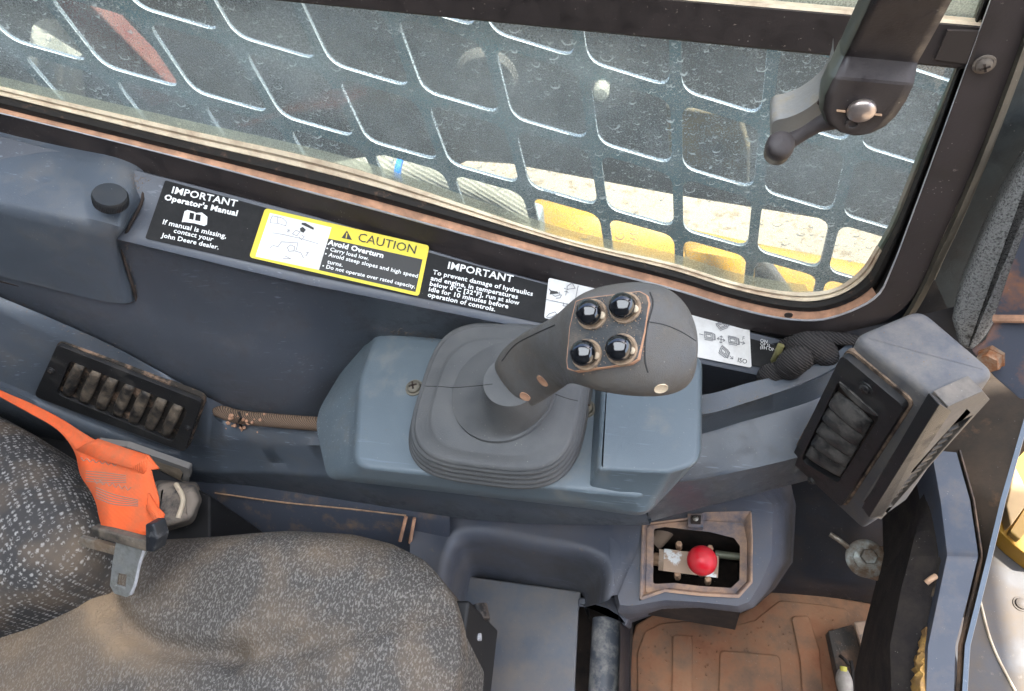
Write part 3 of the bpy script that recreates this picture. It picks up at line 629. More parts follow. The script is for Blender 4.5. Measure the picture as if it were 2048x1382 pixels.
for r, h, kn in prof:
    rows.append([FK.w(kc.x + math.cos(t) * r * kr * (1 + (.03 if (q % 2 and kn) else 0)), kc.y + math.sin(t) * r * kr * (1 + (.03 if (q % 2 and kn) else 0)), h) for q, t in [(q, 2 * math.pi * q / 120) for q in range(120)]])
kb = loft('thumb_knob', rows, M_knob, cc, closed=True, cap0=True, cap1=True, ang=25)
# brushed top: anisotropic look from radial micro grooves
N = M_knob.node_tree.nodes; L = M_knob.node_tree.links; N['Principled BSDF'].inputs['Anisotropic'].default_value = .85
tg = N.new('ShaderNodeTangent'); tg.direction_type = 'RADIAL'; tg.axis = 'Z'; L.new(tg.outputs[0], N['Principled BSDF'].inputs['Tangent'])

# stickers
def stk(name, pts, mt, h0, h1, lab=None, r=.0015, parent=S):
    o = slab(name, FS, pts, h0, h1, mt, parent, r=r, fil=0, smooth=False)
    if lab: o['label'] = lab
    return o
s1 = stk('sticker_strip', [(331, 361), (1060, 561), (1300, 625), (1560, 693), (1555, 742), (1330, 696), (1060, 641), (600, 546), (291, 477)], M_sblack, .0002, .0007, 'long black warning sticker strip below the window')
FS2 = Frame(FS.w(0, 0, .0008), FS.w(1, 0, .0008), FS.w(0, -1, .0008))
def tx(s, a, b, mt=M_tw, bold=.02, par=None, sy=1.0, h=.0003): return text(FS2, s, a, b, mt, par or s1, h=h, bold=bold, sy=sy)
L1 = [tx('IMPORTANT', (343, 386), (473, 414), bold=.022, sy=.88), tx("Operator's Manual", (328, 399), (474, 432), bold=.04, sy=.88),
      tx('If manual is missing,', (325, 448), (452, 477), bold=.018, sy=.9), tx('contact your', (347, 465), (426, 483), bold=.018, sy=.9), tx('John Deere dealer.', (322, 474), (437, 499), bold=.018, sy=.9)]
L1 += [tx('IMPORTANT', (895, 537), (1025, 565), bold=.022, sy=.88), tx('To prevent damage of hydraulics', (865, 548), (1065, 592), bold=.022, sy=.88), tx('and engine, in temperatures', (861, 560), (1035, 598), bold=.022, sy=.88),
      tx('below 0\u00b0C [32\u00b0F], run at slow', (859, 571), (1038, 610), bold=.022, sy=.88), tx('idle for 10 minutes before', (857, 582), (1016, 617), bold=.022, sy=.88), tx('operation of controls.', (855, 593), (990, 623), bold=.022, sy=.88)]
L1 += [tx('ON', (1520, 684), (1534, 687), bold=.0), tx('OF SL', (1520, 690), (1541, 695), bold=.0), tx('(EH ON', (1520, 697), (1550, 703), bold=.0)]
join('lettering', L1, s1)
strokes('book_symbol', FS2, [[(366, 444), (371, 424), (376, 422), (390, 426), (392, 428), (404, 427), (414, 435), (413, 449), (409, 451), (390, 446), (368, 443)], [(368, 441), (388, 443), (411, 448)], [(369, 438), (374, 424)], [(410, 446), (407, 430)], [(391, 427), (389, 443)]], .0012, M_tw, s1)
o = plate('book_pages', FS2, [[(367, 443), (372, 423), (390, 426), (410, 430), (414, 449), (389, 445)], [(378, 438), (380, 425), (389, 427), (387, 440)], [(390, 441), (392, 428), (402, 430), (401, 443)]], .0001, .0004, M_tw, s1, smooth=False)
s2 = stk('caution_sticker', [(531, 417), (859, 492), (838, 593), (499, 515)], M_yellow, .0006, .0012, 'yellow bordered caution sticker with rollover drawing', r=.003)
FS3 = Frame(FS.w(0, 0, .0013), FS.w(1, 0, .0013), FS.w(0, -1, .0013))
plate('black_text_field', FS3, [[(657, 477), (845, 519), (831, 584), (637, 540)]], 0, .0002, M_tb, s2, smooth=False)
wf = plate('picture_field', FS3, [[(540, 426), (663, 455), (638, 540), (511, 513)]], 0, .0003, M_white, s2, smooth=False)
L2 = [text(FS3, 'Avoid Overturn', (655, 489), (766, 516), M_tw, s2, h=.0005, bold=.04, sy=.9), text(FS3, '\u2022 Carry load low.', (652, 500), (737, 521), M_tw, s2, h=.0005, bold=.018, sy=.9),
      text(FS3, '\u2022 Avoid steep slopes and high speed', (649, 511), (835, 556), M_tw, s2, h=.0005, bold=.018, sy=.9), text(FS3, 'turns.', (654, 527), (685, 534), M_tw, s2, h=.0005, bold=.018, sy=.9),
      text(FS3, '\u2022 Do not operate over rated capacity.', (644, 535), (830, 577), M_tw, s2, h=.0005, bold=.018, sy=.9), text(FS3, 'CAUTION', (715, 482), (830, 508), M_tb, s2, h=.0005, bold=.0, sy=.95)]
join('lettering', L2, s2)
plate('warning_triangle', FS3, [[(683, 476), (694, 461), (704, 480)]], .0001, .0004, M_tb, s2, smooth=False)
strokes('exclamation_mark', FS3, [[(694, 467), (693, 474)], [(692.6, 475.6), (692.4, 476.6)]], .0009, M_yellow, s2, h=.0006)
strokes('rollover_drawing', FS3, [[(541, 441), (545, 432), (556, 434), (566, 437), (573, 444), (572, 452), (556, 447), (541, 446), (541, 441)], [(556, 434), (555, 447)], [(545, 466), (565, 469), (600, 477), (637, 488)],
    [(574, 465), (579, 460), (575, 460)], [(579, 460), (578, 465)], [(585, 468), (592, 461), (600, 464), (594, 472), (585, 468)], [(598, 474), (603, 480), (609, 474), (603, 470)], [(540, 496), (547, 491), (556, 494), (563, 484), (596, 486), (593, 500)],
    [(575, 495), (582, 490), (590, 494), (588, 502), (578, 503), (575, 495)], [(566, 517), (582, 518), (570, 512)], [(590, 502), (602, 506), (607, 516)], [(612, 512), (617, 505), (613, 506)]], .0005, M_tg, s2, h=.0005)
plate('tipping_vehicle_mark', FS3, [[(604, 446), (611, 446), (628, 456), (627, 460), (603, 449)]], .0001, .0006, M_tb, s2, smooth=False)
plate('tipping_vehicle_cab', FS3, [[(600, 457), (606, 454), (612, 460), (607, 466), (601, 463)]], .0001, .0006, M_tb, s2, smooth=False)
s3 = stk('control_diagram_sticker', [(1097, 556), (1310, 606), (1498, 656), (1502, 736), (1300, 696), (1088, 636)], M_white, .0006, .0012, 'white control pattern sticker with ISO marking', r=.002)
strokes('diagram_lines', FS3, [[(1156, 572), (1140, 650)], [(1092, 599), (1230, 630)], [(1134, 579), (1150, 577), (1144, 566), (1134, 573), (1134, 579)], [(1128, 577), (1136, 580)], [(1131, 591), (1133, 582), (1129, 584)], [(1133, 582), (1136, 586)],
    [(1105, 590), (1110, 593), (1120, 590), (1118, 584)], [(1112, 597), (1120, 596), (1123, 590)], [(1093, 634), (1098, 628), (1110, 624), (1113, 628), (1104, 634), (1094, 636)], [(1125, 612), (1135, 613), (1133, 625), (1124, 622)], [(1127, 606), (1126, 612)], [(1134, 607), (1133, 613)]], .0006, M_tg, s3)
plate('boot_symbol', FS3, [[(1097, 577), (1102, 581), (1114, 583), (1118, 587), (1109, 588), (1099, 589), (1101, 583)]], .0001, .0005, M_tb, s3, smooth=False)
veh = []
def vehicle(cx, cy, rot=0):
    out = []
    for ln in ([(-9, -7), (7, -4), (8, 7), (-8, 4), (-9, -7)], [(-6, -4), (4, -2), (5, 4), (-5, 2), (-6, -4)], [(8, -5), (12, -3), (13, 8), (8, 8)], [(-9, -9), (7, -6)], [(-8, 7), (8, 10)], [(10, -4), (11, 8)]):
        out.append([(cx + x * math.cos(rot) - y * math.sin(rot), cy + x * math.sin(rot) + y * math.cos(rot)) for x, y in ln])
    return out
strokes('vehicle_symbols', FS3, vehicle(1417, 672) + vehicle(1465, 681) + vehicle(1443, 651, -.55) + vehicle(1447, 703, .5) + [[(1398, 668), (1406, 670)], [(1478, 684), (1489, 687), (1485, 683)], [(1489, 687), (1484, 689)],
    [(1459, 712), (1465, 718), (1460, 717)], [(1465, 718), (1465, 713)], [(1434, 677), (1449, 681)], [(1442, 672), (1441, 686)], [(1437, 675), (1434, 677), (1436, 680)], [(1446, 678), (1449, 681), (1446, 683)], [(1439, 674), (1442, 672), (1445, 675)], [(1438, 684), (1441, 686), (1444, 684)]], .0006, M_tg, s3)
L3 = [text(FS3, 'ISO', (1475, 724), (1493, 728), M_tb, s3, h=.0005, bold=.0), text(FS3, 'F', (1484, 680), (1488, 681), M_tg, s3, h=.0005)]
join('lettering', L3, s3)
# ================================================================ SIDE CONSOLE
def stack(name, rings, mt, parent, r=.01, seg=6, cap0=False, cap1=True, **kw):   # rings: (px points, z, inward offset)
    rows = []
    for R in rings:
        pts, z, o = R[:3]; rr = R[3] if len(R) > 3 else r
        P = rnd([Zp(*p, z) for p in pts], rr, seg)
        if o: P = off(P, -o)
        rows.append([Vector((p.x, p.y, z)) for p in P])
    return loft(name, rows, mt, parent, closed=True, cap0=cap0, cap1=cap1, **kw)
def fil_top(pts, z, f, n=4):
    return [(pts, z - f * (1 - math.sin(math.pi / 2 * k / n)), f * (1 - math.cos(math.pi / 2 * k / n))) for k in range(n + 1)]
K = thing('side_console', 'blue-grey moulded side console with air vent and raised joystick platform', 'console', (-.25, .22, .42))
ck = [[(-900,355,.287),(-80,560,.287),(0,594,.283),(110,640,.278),(235,697,.270),(420,797,.264),(480,822,.266),(560,835,.266),(660,842,.266),(900,870,.266),(1290,900,.266)],
      [(-900,379,.276),(-80,584,.276),(0,616,.273),(90,656,.270),(212,708,.266),(404,794,.259),(440,836,.256),(560,852,.254),(660,862,.254),(900,880,.25),(1290,910,.25)],
      [(-900,391,.272),(-80,596,.272),(0,628,.270),(86,668,.267),(208,720,.263),(400,806,.256),(446,848,.250),(560,864,.249),(660,872,.249),(900,890,.25),(1290,915,.25)],
      [(-900,530,.236),(-80,735,.236),(0,762,.236),(80,795,.236),(200,845,.236),(372,905,.236),(455,884,.240),(560,890,.2385),(660,892,.2385),(900,920,.24),(1290,950,.24)],
      [(-900,541,.230),(-80,746,.230),(0,772,.230),(80,806,.230),(200,856,.230),(378,916,.2315),(462,920,.2370),(560,926,.2370),(660,928,.2370),(900,950,.237),(1290,975,.237)],
      [(-900,557,.2235),(-80,762,.2235),(0,790,.2235),(80,824,.2235),(200,872,.2235),(386,934,.2250),(475,938,.2285),(570,941,.2290),(690,950,.2290),(900,980,.229),(1290,1010,.229)],
      [(-900,568,.2215),(-80,773,.2215),(0,801,.2215),(80,834,.2215),(200,882,.2215),(388,945,.2225),(478,948,.2262),(575,951,.2268),(690,960,.2265),(900,990,.2265),(1290,1018,.2265)],
      [(-900,640,.2200),(-80,842,.2200),(0,862,.2200),(80,886,.2200),(200,930,.2200),(388,990,.2210),(480,996,.2250),(600,1006,.2252),(760,1020,.2252),(1040,1046,.2252),(1300,1050,.2252)]]
rows = [[Yp(*p) for p in r] for r in ck]
rows.append([p + Vector((0, .002, -.004)) for p in rows[-1]]); rows.append([p + Vector((0, .05, -.01)) for p in rows[-1]])
loft('console_shell', rows, M_plast, K, n=90, ang=75)
# right hand part of the console, running to the vent tower
rr = [[(1300,770,.468),(1395,790,.468),(1500,765,.468),(1612,736,.468),(1668,708,.468),(1705,680,.468)],
      [(1300,812,.466),(1395,829,.466),(1500,803,.466),(1620,760,.466),(1668,735,.466),(1705,705,.466)]]
ry = [[(1300,818,.2765),(1395,834,.2845),(1480,808,.2985),(1615,765,.3205),(1664,742,.3305),(1710,708,.3490)],
      [(1300,864,.2755),(1395,868,.2835),(1480,845,.2975),(1612,806,.3195),(1655,788,.3300),(1712,755,.3480)],
      [(1300,872,.2725),(1395,876,.2800),(1480,853,.2940),(1612,814,.3160),(1655,796,.3265),(1712,764,.3450)],
      [(1300,958,.2390),(1395,949,.2535),(1480,932,.2640),(1608,900,.2850),(1655,882,.2950),(1712,858,.3080)],
      [(1300,968,.2345),(1395,959,.2485),(1480,942,.2595),(1608,911,.2810),(1655,894,.2910),(1712,872,.3050)],
      [(1294,1045,.2320),(1395,1018,.2475),(1480,996,.2585),(1580,970,.2800),(1650,952,.2900),(1712,940,.3035)]]
rows = [[Zp(*p) for p in r] for r in rr[:2]] + [[Yp(*p) for p in r] for r in ry]; rows.insert(0, [p + Vector((0, .004, -.03)) for p in rows[0]])
rows.append([p + Vector((0, .003, -.006)) for p in rows[-1]]); rows.append([p + Vector((0, .05, -.01)) for p in rows[-1]])
loft('console_front_arm', rows, M_plast, K, n=50, ang=60)
# joystick platform
pt = [(752,660),(1400,748),(1400,900),(1285,1000),(1172,988),(704,938),(716,760)]
pbm = [(714,690),(1402,760),(1402,915),(1290,1034),(1168,1016),(655,958),(628,835)]
pmid = [(735,672),(1402,752),(1402,908),(1290,1024),(1170,1006),(688,950),(690,790)]
rad = [.012, .02, .022, .02, .02, .02, .05]
pod = stack('joystick_platform', [(pbm, .440, 0, rad), (pmid, .474, 0, rad)] + [(a, b, c, rad) for a, b, c in fil_top(pt, .489, .006)], M_pod, K, ang=60)
bt = [(1206,690),(1404,712),(1401,930),(1335,950),(1192,943)]
bb = [(1186,700),(1405,722),(1403,905),(1292,1027),(1166,1004)]
stack('raised_block', [(bb, .472, 0, [.004,.01,.012,.014,.004])] + [(a, b, c, [.006,.012,.020,.02,.004]) for a, b, c in fil_top(bt, .510, .005)], M_pod, pod, ang=60)
FP = FZ(.489)
for x, y in ((829, 776), (1172, 818)):
    headscrew('platform_screw', FP, x, y, .0062, mat('dusty_screw', (.12, .12, .10), .5, metal=.4, dirt=((.25, .22, .17), .4, 200, .3)), pod)

def slats(parent, A, B, C, D, n, mt, h, cols=6, name='slat', dead=.0, rise=.0, wfrac=.42, bow=.0, tilt=0.0):
    """bars from edge A-B(start side) ... A->D is the direction they repeat in; frame F given in h"""
    F, hh = h
    a, b, c, d = [F.px(*p) for p in (A, B, C, D)]
    out = []
    for k in range(n):
        t = (k + .5) / n
        p = a.lerp(d, t); q = b.lerp(c, t); st = (d - a) / n; rows = []
        for s in range(9):
            u = s / 8; m_ = p.lerp(q, u); e = math.sin(math.pi * u) ** .45 if 0 < u < 1 else .25
            prof = []
            for g in range(8):
                th = 2 * math.pi * g / 8
                prof.append(F.w(*(m_ + st * (wfrac * math.cos(th) * (.75 + .25 * e) + bow * math.sin(math.pi * u))), hh + rise * e + .0022 * math.sin(th) + tilt * wfrac * math.cos(th) * .01))
            rows.append(prof)
        out.append(loft(name, rows, mt, parent, closed=True, cap0=True, cap1=True, ang=180))
    return out
# side vent
FV = Frame(Yp(125, 685, .2655), Yp(410, 793, .2565), Yp(78, 785, .2385))
vl = slab('vent_dust_edge', FV, [(120, 680), (413, 794), (376, 899), (72, 786)], -.004, .0015, mat('vent_gap', (.03, .025, .02), .9, dirt=((.28, .18, .12), .3, 50, .15), scratch=False), K, r=.009, fil=0)
VN = plate('side_air_vent', FV, [[(122, 682), (410, 796), (374, 896), (75, 785)], [(148, 714), (382, 810), (352, 876), (120, 780)]], .001, .0060, M_vent, K, r=.006, bev=.0012)
plate('vent_shade_sheet', FV, [[(140, 704), (390, 805), (358, 882), (112, 785)]], .0005, .0012, M_dark, VN, smooth=False)  # flat dark sheet stands in for shade behind the slats
slats(VN, (150, 716), (122, 778), (350, 872), (378, 810), 7, M_slat, (FV, .0030), wfrac=.36, rise=.0030)
headscrew('vent_screw', FV, 110, 733, .0035, M_vent, VN, h=.006); headscrew('vent_screw', FV, 382, 848, .0030, M_vent, VN, h=.006)
# cable in the crease
Cb = thing('braided_cable', 'dusty braided cable lying in the crease behind the console with a black tie', 'cable', Yp(540, 840, .25))
tube('cable_sleeve', [Yp(424, 816, .262), Yp(470, 832, .256), Yp(560, 842, .255), Yp(700, 852, .256)], .0072, M_braid, Cb, n=24, seg=12)
tube('cable_tie', [Yp(478, 824, .251), Yp(482, 834, .2465), Yp(478, 845, .250), Yp(488, 858, .248)], .0012, M_brub, Cb, n=10, seg=6)
0 and tube('tie_loop', [Yp(455, 815, .262), Yp(462, 796, .260), Yp(492, 792, .258), Yp(520, 810, .256), Yp(524, 822, .254)], .0016, M_mud, Cb, n=20, seg=8)
bm = bmesh.new()
for q in range(26):
    pth = Yp(random.uniform(450, 530), random.uniform(826, 870), .2475 + random.uniform(0, .002))
    bmesh.ops.create_icosphere(bm, subdivisions=1, radius=random.uniform(.0008, .0026), matrix=Matrix.Translation(pth))
o = fin('dry_soil', bm, M_odust, None); o['kind'] = 'stuff'; o['label'] = 'small lumps of dry soil caught under the cable'

# ================================================================ JOYSTICK
J = thing('joystick', 'grey rubber joystick with bellows boot and four round black thumb buttons', 'joystick', Zp(1010, 800, .49))
def ext(z, Lp, Rp, Tp, Bp):
    x0, x1 = Zp(*Lp, z).x, Zp(*Rp, z).x; y0, y1 = Zp(*Bp, z).y, Zp(*Tp, z).y
    return ((x0 + x1) / 2, (y0 + y1) / 2, (x1 - x0) / 2, (y1 - y0) / 2)
def se(E, z, e, d=0, n=96):
    xc, yc, hx, hy = E; out = []
    for q in range(n):
        t = 2 * math.pi * q / n; c, s = math.cos(t), math.sin(t)
        out.append(Vector((xc + (hx - d) * math.copysign(abs(c) ** (2 / e), c), yc + (hy - d) * math.copysign(abs(s) ** (2 / e), s), z)))
    return out
E0 = ext(.490, (825, 845), (1172, 855), (954, 648), (1075, 985))
E1 = ext(.528, (846, 772), (1161, 805), (960, 648), (1075, 947))
E2 = ext(.534, (876, 765), (1132, 800), (965, 674), (1072, 921))
E3 = ext(.538, (905, 783), (1110, 790), (1009, 684), (1009, 887))
def mixE(a, b, t): return tuple(x * (1 - t) + y * t for x, y in zip(a, b))
rows = [se(E0, .487, 3.6, .001), se(E0, .490, 3.6)]
for q in range(4):
    t0 = q / 4; z0 = .490 + .036 * t0; Et = mixE(E0, E1, t0 * .96)
    rows += [se(Et, z0 + .0004, 3.6, .0006), se(Et, z0 + .0018, 3.6, -.0006), se(Et, z0 + .0036, 3.6, -.0006), se(Et, z0 + .0048, 3.6, .0006), se(Et, z0 + .0050, 3.6, .0050), se(Et, z0 + .0088, 3.6, .0052)]
rows += [se(E1, .5262, 3.6, 0), se(E1, .5280, 3.6, .0008), se(E1, .5288, 3.6, .0025)]
rows += [se(mixE(E1, E2, .8), .5300, 3.5), se(mixE(E1, E2, 1), .5330, 3.3, .0), se(mixE(E1, E2, 1), .5342, 3.2, .002)]
rows += [se(mixE(E2, E3, .85), .5360, 2.4), se(E3, .5362, 2, -.0002), se(E3, .5392, 2, .0002), se(E3, .5402, 2, .0018)]
GB0 = Zp(1030, 776, .572)
for t, z, f in ((.25, .544, 1), (.5, .549, 1), (.72, .555, 1), (.88, .562, 1), (1.0, .572, 1), (1.05, .585, 1)):
    r0 = E3[2] * (1 - t) + .0222 * t
    cx = E3[0] * (1 - t) + GB0.x * t; cy = E3[1] * (1 - t) + GB0.y * t
    rows.append(se((cx, cy, r0, r0), z, 2))
boot = loft('rubber_boot', rows, M_rubber, J, closed=True, cap0=True, cap1=True, ang=50)
def seam(name, a, b, z, parent, mt=M_dark, r=.0004, n=8):
    tube(name, [Zp(*p, z) for p in (a, b)], r, mt, parent, n=n, seg=5)
# grip
toc = (CAM - Zp(1215, 660, .70)).normalized()
FF = nf(Zp(1215, 662, .705), toc + cw(-.34, -.20, 0))
st = [((1016, 800), (1048, 824), .537, .010), ((984, 742), (1042, 826), .566, .0215), ((992, 716), (1056, 818), .578, .0222), ((1012, 690), (1090, 800), .592, .0215), ((1050, 662), (1122, 778), .622, .0215),
      ((1088, 645), (1132, 772), .646, .021), ((1118, 626), (1134, 768), .662, .020)]
hd = [((1143, 600), (1150, 766), .019), ((1172, 581), (1182, 779), .022), ((1222, 568), (1228, 788), .026), ((1282, 562), (1285, 794), .029), ((1335, 573), (1338, 792), .030), ((1372, 604), (1374, 777), .026), ((1391, 645), (1390, 752), .019), ((1397, 680), (1395, 722), .010)]
rows = []
def gring(u, l, dep, dh, e, c=None, lift=0):
    m_ = Dp((u[0] + l[0]) / 2, (u[1] + l[1]) / 2, dep); U = Dp(*u, dep); a = (U - m_)
    b = (CAM - m_).normalized(); b = (b - a * a.dot(b) / a.length_squared).normalized() * dh
    out = []
    for q in range(28):
        t = 2 * math.pi * q / 28; cc, ss = math.cos(t), math.sin(t)
        out.append(m_ + a * math.copysign(abs(cc) ** (2 / e), cc) + b * math.copysign(abs(ss) ** (2 / e), ss))
    return out
for u, l, z, dh in st:
    c = Zp((u[0] + l[0]) / 2, (u[1] + l[1]) / 2, z); rows.append(gring(u, l, depth(c), dh, 2.1))
for k_, (u, l, dh) in enumerate(hd):
    mx, my = (u[0] + l[0]) / 2, (u[1] + l[1]) / 2
    fr = FF.hit(min(mx, 1300), my if mx < 1300 else 676); dep = depth(fr) + dh
    if mx > 1300: dep += (mx - 1300) * .00003
    rows.append(gring(u, l, dep, dh, [2.3, 2.7, 2.9, 2.9, 2.6, 2.4, 2.2, 2][k_]))
grip = loft('grip', rows, M_grip, J, closed=True, cap0=True, cap1=True, sub=2)
for p in grip.data.polygons:
    c = p.center + wloc(grip)
    q = c - CAM; px_ = q.dot(cw(1, 0, 0)) / q.dot(cw(0, 0, 1)) * FPX + 1024
bpout = [(1152, 603), (1170, 597), (1280, 583), (1294, 590), (1299, 606), (1290, 664), (1277, 718), (1262, 728), (1150, 743), (1136, 738), (1134, 722), (1140, 655)]
slab('dust_line', FF, [(x, y) for x, y in bpout], -.006, .0008, M_odust, J, r=.001, fil=0)
bpi = [(x + (1215 - x) * .013, y + (662 - y) * .014) for x, y in bpout]
slab('button_panel', FF, bpi, -.004, .0012, M_panelb, J, r=.001, fil=.0004)
def button(bx_, by_):
    c = FF.px(bx_, by_)
    bt_ = lathe('button', FF, [(0.00569, 0.00084), (0.00602, 0.00504), (0.00660, 0.00605), (0.00669, 0.00773), (0.00618, 0.00941), (0.00502, 0.01075), (0.00334, 0.01159), (0.00151, 0.01193), (0.00001, 0.01201)], M_gloss, J, ex=c.x, ey=c.y, seg=32, ang=180)
    lathe('collar', FF, [(0.00820, 0.00084), (0.00820, 0.00185), (0.00785, 0.00252), (0.00702, 0.00252), (0.00669, 0.00151), (0.00585, 0.00151)], mat('button_collar', (.03, .03, .03), .5, dirt=((.38, .27, .18), .46, 160, .2)), bt_, ex=c.x, ey=c.y, seg=32)
    bm = bmesh.new()
    for q in range(46):
        a = random.gauss(-.6, 1.1); r_ = abs(random.gauss(0, .0016)) + .0078
        bmesh.ops.create_icosphere(bm, subdivisions=1, radius=random.uniform(.0001, .0003), matrix=Matrix.Translation(FF.w(c.x + r_ * math.cos(a), c.y + r_ * math.sin(a), .0013)))
    fin('dust_ring', bm, M_dust, bt_)
    k0 = FF.px(bx_ + 21, by_ + 3)
    lathe('lug', FF, [(.0019, .0015), (.0019, .0038), (.0012, .0043), (.0001, .0044)], M_tan, bt_, ex=k0.x, ey=k0.y, seg=12)
    return bt_
for x, y in ((1186, 630), (1252, 617), (1175, 710), (1245, 700)): button(x, y)
bpy.context.view_layer.update()
from mathutils.bvhtree import BVHTree
def bvh(o):
    dg = bpy.context.evaluated_depsgraph_get(); ev = o.evaluated_get(dg); me = ev.to_mesh(); b = bmesh.new(); b.from_mesh(me); lo = wloc(o)
    for v in b.verts: v.co += lo
    t = BVHTree.FromBMesh(b); b.free(); ev.to_mesh_clear(); return t
TG = bvh(grip)
def onsurf(T, px, py):
    h = T.ray_cast(CAM, ray(px, py)); return h[0], h[1]
for (x, y, r_) in ((1085, 762, .0046), (1050, 793, .0040), (1322, 777, .0036)):
    p, nrm = onsurf(TG, x, y)
    if p:
        if nrm.dot(CAM - p) < 0: nrm = -nrm
        F_ = nf(p, nrm)
        lathe('screw_hole', F_, [(r_, -.0012), (r_, .0004), (r_ * .85, .0003), (r_ * .7, .0001), (.0001, .0002)], M_odust if x < 1100 else M_tan, J, seg=18)
# moulding seams
M_seam = mat('seam_groove', (.03, .03, .03), .8, scratch=False)
def seamline(name, T, pts, parent, r=.0003, mt=M_seam, n=24):
    P = []
    for q in cr([Vector((x, y, 0)) for x, y in pts], n):
        h = onsurf(T, q.x, q.y)
        if h[0]: P.append(h[0])
    if len(P) > 3: tube(name, P, r, mt, parent, n=0, seg=5)
seamline('head_seam', TG, [(1300, 585), (1306, 605), (1293, 660), (1290, 720), (1296, 745)], J, r=.00045)
seamline('head_seam', TG, [(1294, 643), (1330, 650), (1365, 665), (1392, 682)], J)
seamline('grip_seam', TG, [(1004, 722), (1030, 690), (1070, 668), (1110, 650)], J, r=.0005)
TB = bvh(boot)
seamline('boot_seam', TB, [(850, 772), (880, 773), (905, 775), (950, 772), (985, 768)], J, r=.00035)
seamline('boot_seam', TB, [(1075, 775), (1110, 788), (1135, 797), (1156, 802)], J, r=.00035)

# ================================================================ VENT TOWER
T = thing('vent_tower', 'blue-grey corner housing with two black louvred air vents right of the joystick', 'vent housing', (.11, .27, .40))
zt = .596; P1, P2, P3, P4 = (1700, 672), (1843, 612), (2000, 745), (1876, 800)
def w2(p, z=zt): return Zp(*p, z)
t1, t2, t3, t4 = [w2(p) for p in (P1, P2, P3, P4)]
b4 = Zp(1742, 1044, .40); b1 = Zp(1590, 898, .405); b4v = t4 + Vector((0, 0, -.196))
def tring(pts, z, d, rr_): 
    P = rnd([p for p in pts], rr_, 7); P = off(P, -d) if d else P; return [Vector((p.x, p.y, z)) for p in P]
tr_ = [.009, .011, .008, .009]
base = [Vector((b1.x, b1.y, 0)), Vector((t2.x - .002, t2.y, 0)), Vector((t3.x, t3.y, 0)), Vector((b4.x, b4.y, 0))]
top = [t1, t2, t3, t4]
rows = [tring(base, .37, .004, tr_), tring(base, .40, 0, tr_)]
for q in range(1, 6): rows.append(tring([b_.lerp(Vector((a.x, a.y, 0)), q / 6) for a, b_ in zip(top, base)], .40 + (.590 - .40) * q / 6, 0, tr_))
for q in range(6):
    a = math.pi / 2 * q / 5; rows.append(tring(top, (.590) + .006 * math.sin(a), .006 * (1 - math.cos(a)), tr_))
loft('housing', rows, mat('tower_plastic', (.062, .074, .096), .34, bump=.3, bscale=1500, var=.1, vscale=12, dirt=((.21, .19, .17), .37, 30, .35)), T, closed=True, cap0=True, cap1=True, ang=60)
FL = Frame(Vector((t1.x, t1.y, zt)), Vector((t4.x, t4.y, zt)), Vector((b4.x, b4.y, .40)))
o1 = [(1697, 698), (1824, 803), (1692, 1006), (1590, 912)]
slab('vent_gap', FL, [(1698, 692), (1832, 802), (1692, 1014), (1584, 908)], -.002, .0012, mat('dusty_gap', (.04, .03, .025), .9, dirt=((.36, .25, .17), .4, 60, .2), scratch=False), T, r=.008, fil=0)
LV = plate('inner_air_vent', FL, [o1, [(1692, 748), (1773, 822), (1687, 956), (1612, 912)]], .001, .0065, M_vent, T, r=.006, bev=.0016)
LV['label'] = 'large black louvred vent facing the seat'
plate('vent_shade_sheet', FL, [[(1692, 738), (1785, 820), (1690, 968), (1604, 912)]], .0008, .0015, M_dark, LV, smooth=False)  # dark backing paints the shaded depth of this vent
slats(LV, (1680, 775), (1752, 838), (1690, 945), (1620, 905), 5, M_slat2, (FL, .0032), wfrac=.52, rise=.0025, bow=-.12, tilt=.3)
# thumbwheel: half disc with knurled rim
a_, b_ = FL.px(1694, 752), FL.px(1771, 818); mid = (a_ + b_) / 2; dr = (b_ - a_).normalized(); pr = Vector((dr.y, -dr.x));
if (FL.px(1700, 850) - mid).dot(pr) < 0: pr = -pr
R_ = (b_ - a_).length / 2; outl = []
for q in range(49):
    t = math.pi * q / 48; kx = 1 + (.02 if q % 2 else 0)
    outl.append(mid - dr * R_ * math.cos(t) * kx + pr * R_ * .42 * math.sin(t) * kx)
plate('thumbwheel', FL, [outl], .002, .0075, M_slat2, LV, local=True, bev=.0005)
headscrew('vent_screw', FL, 1746, 764, .0038, M_vent, LV, h=.0065); headscrew('vent_screw', FL, 1634, 952, .0030, M_vent, LV, h=.0065)
FR = Frame(Vector((t4.x, t4.y, zt)), Vector((t3.x, t3.y, zt)), Vector((b4.x, b4.y, .40)))
FR = Frame(FR.w(0, 0, .008), FR.w(1, 0, .008), FR.w(0, -1, .008))
RV = plate('outer_air_vent', FR, [[(1896, 813), (1966, 782), (1980, 799), (1762, 1040), (1744, 1030)], [(1906, 850), (1946, 830), (1786, 1012), (1764, 1020)]], -.012, 0, mat('vent_edge_grey', (.06, .058, .057), .45, bump=.2, dirt=((.22, .19, .16), .4, 40, .3)), T, bev=.0006)
RV['label'] = 'narrow vent seen edge-on on the far face'
A_, B_, C_, D_ = (1908, 850), (1948, 832), (1786, 1014), (1762, 1022)
plate('vent_shade_sheet', FR, [[(1890, 840), (1970, 800), (1785, 1030), (1745, 1026)]], -.010, -.0088, M_dark, RV, smooth=False)  # dark sheet in place of the shaded vent interior
slats(RV, (1905, 862), (1940, 845), (1796, 1000), (1774, 1010), 13, M_slat, (FR, -.0036), wfrac=.20, rise=.0002)
# black inset strip along the ridge
slab('ridge_inlay', FR, [(1878, 806), (1902, 821), (1764, 1032), (1737, 1034)], -.008, .0006, M_vent, T, r=.001, fil=.0005)

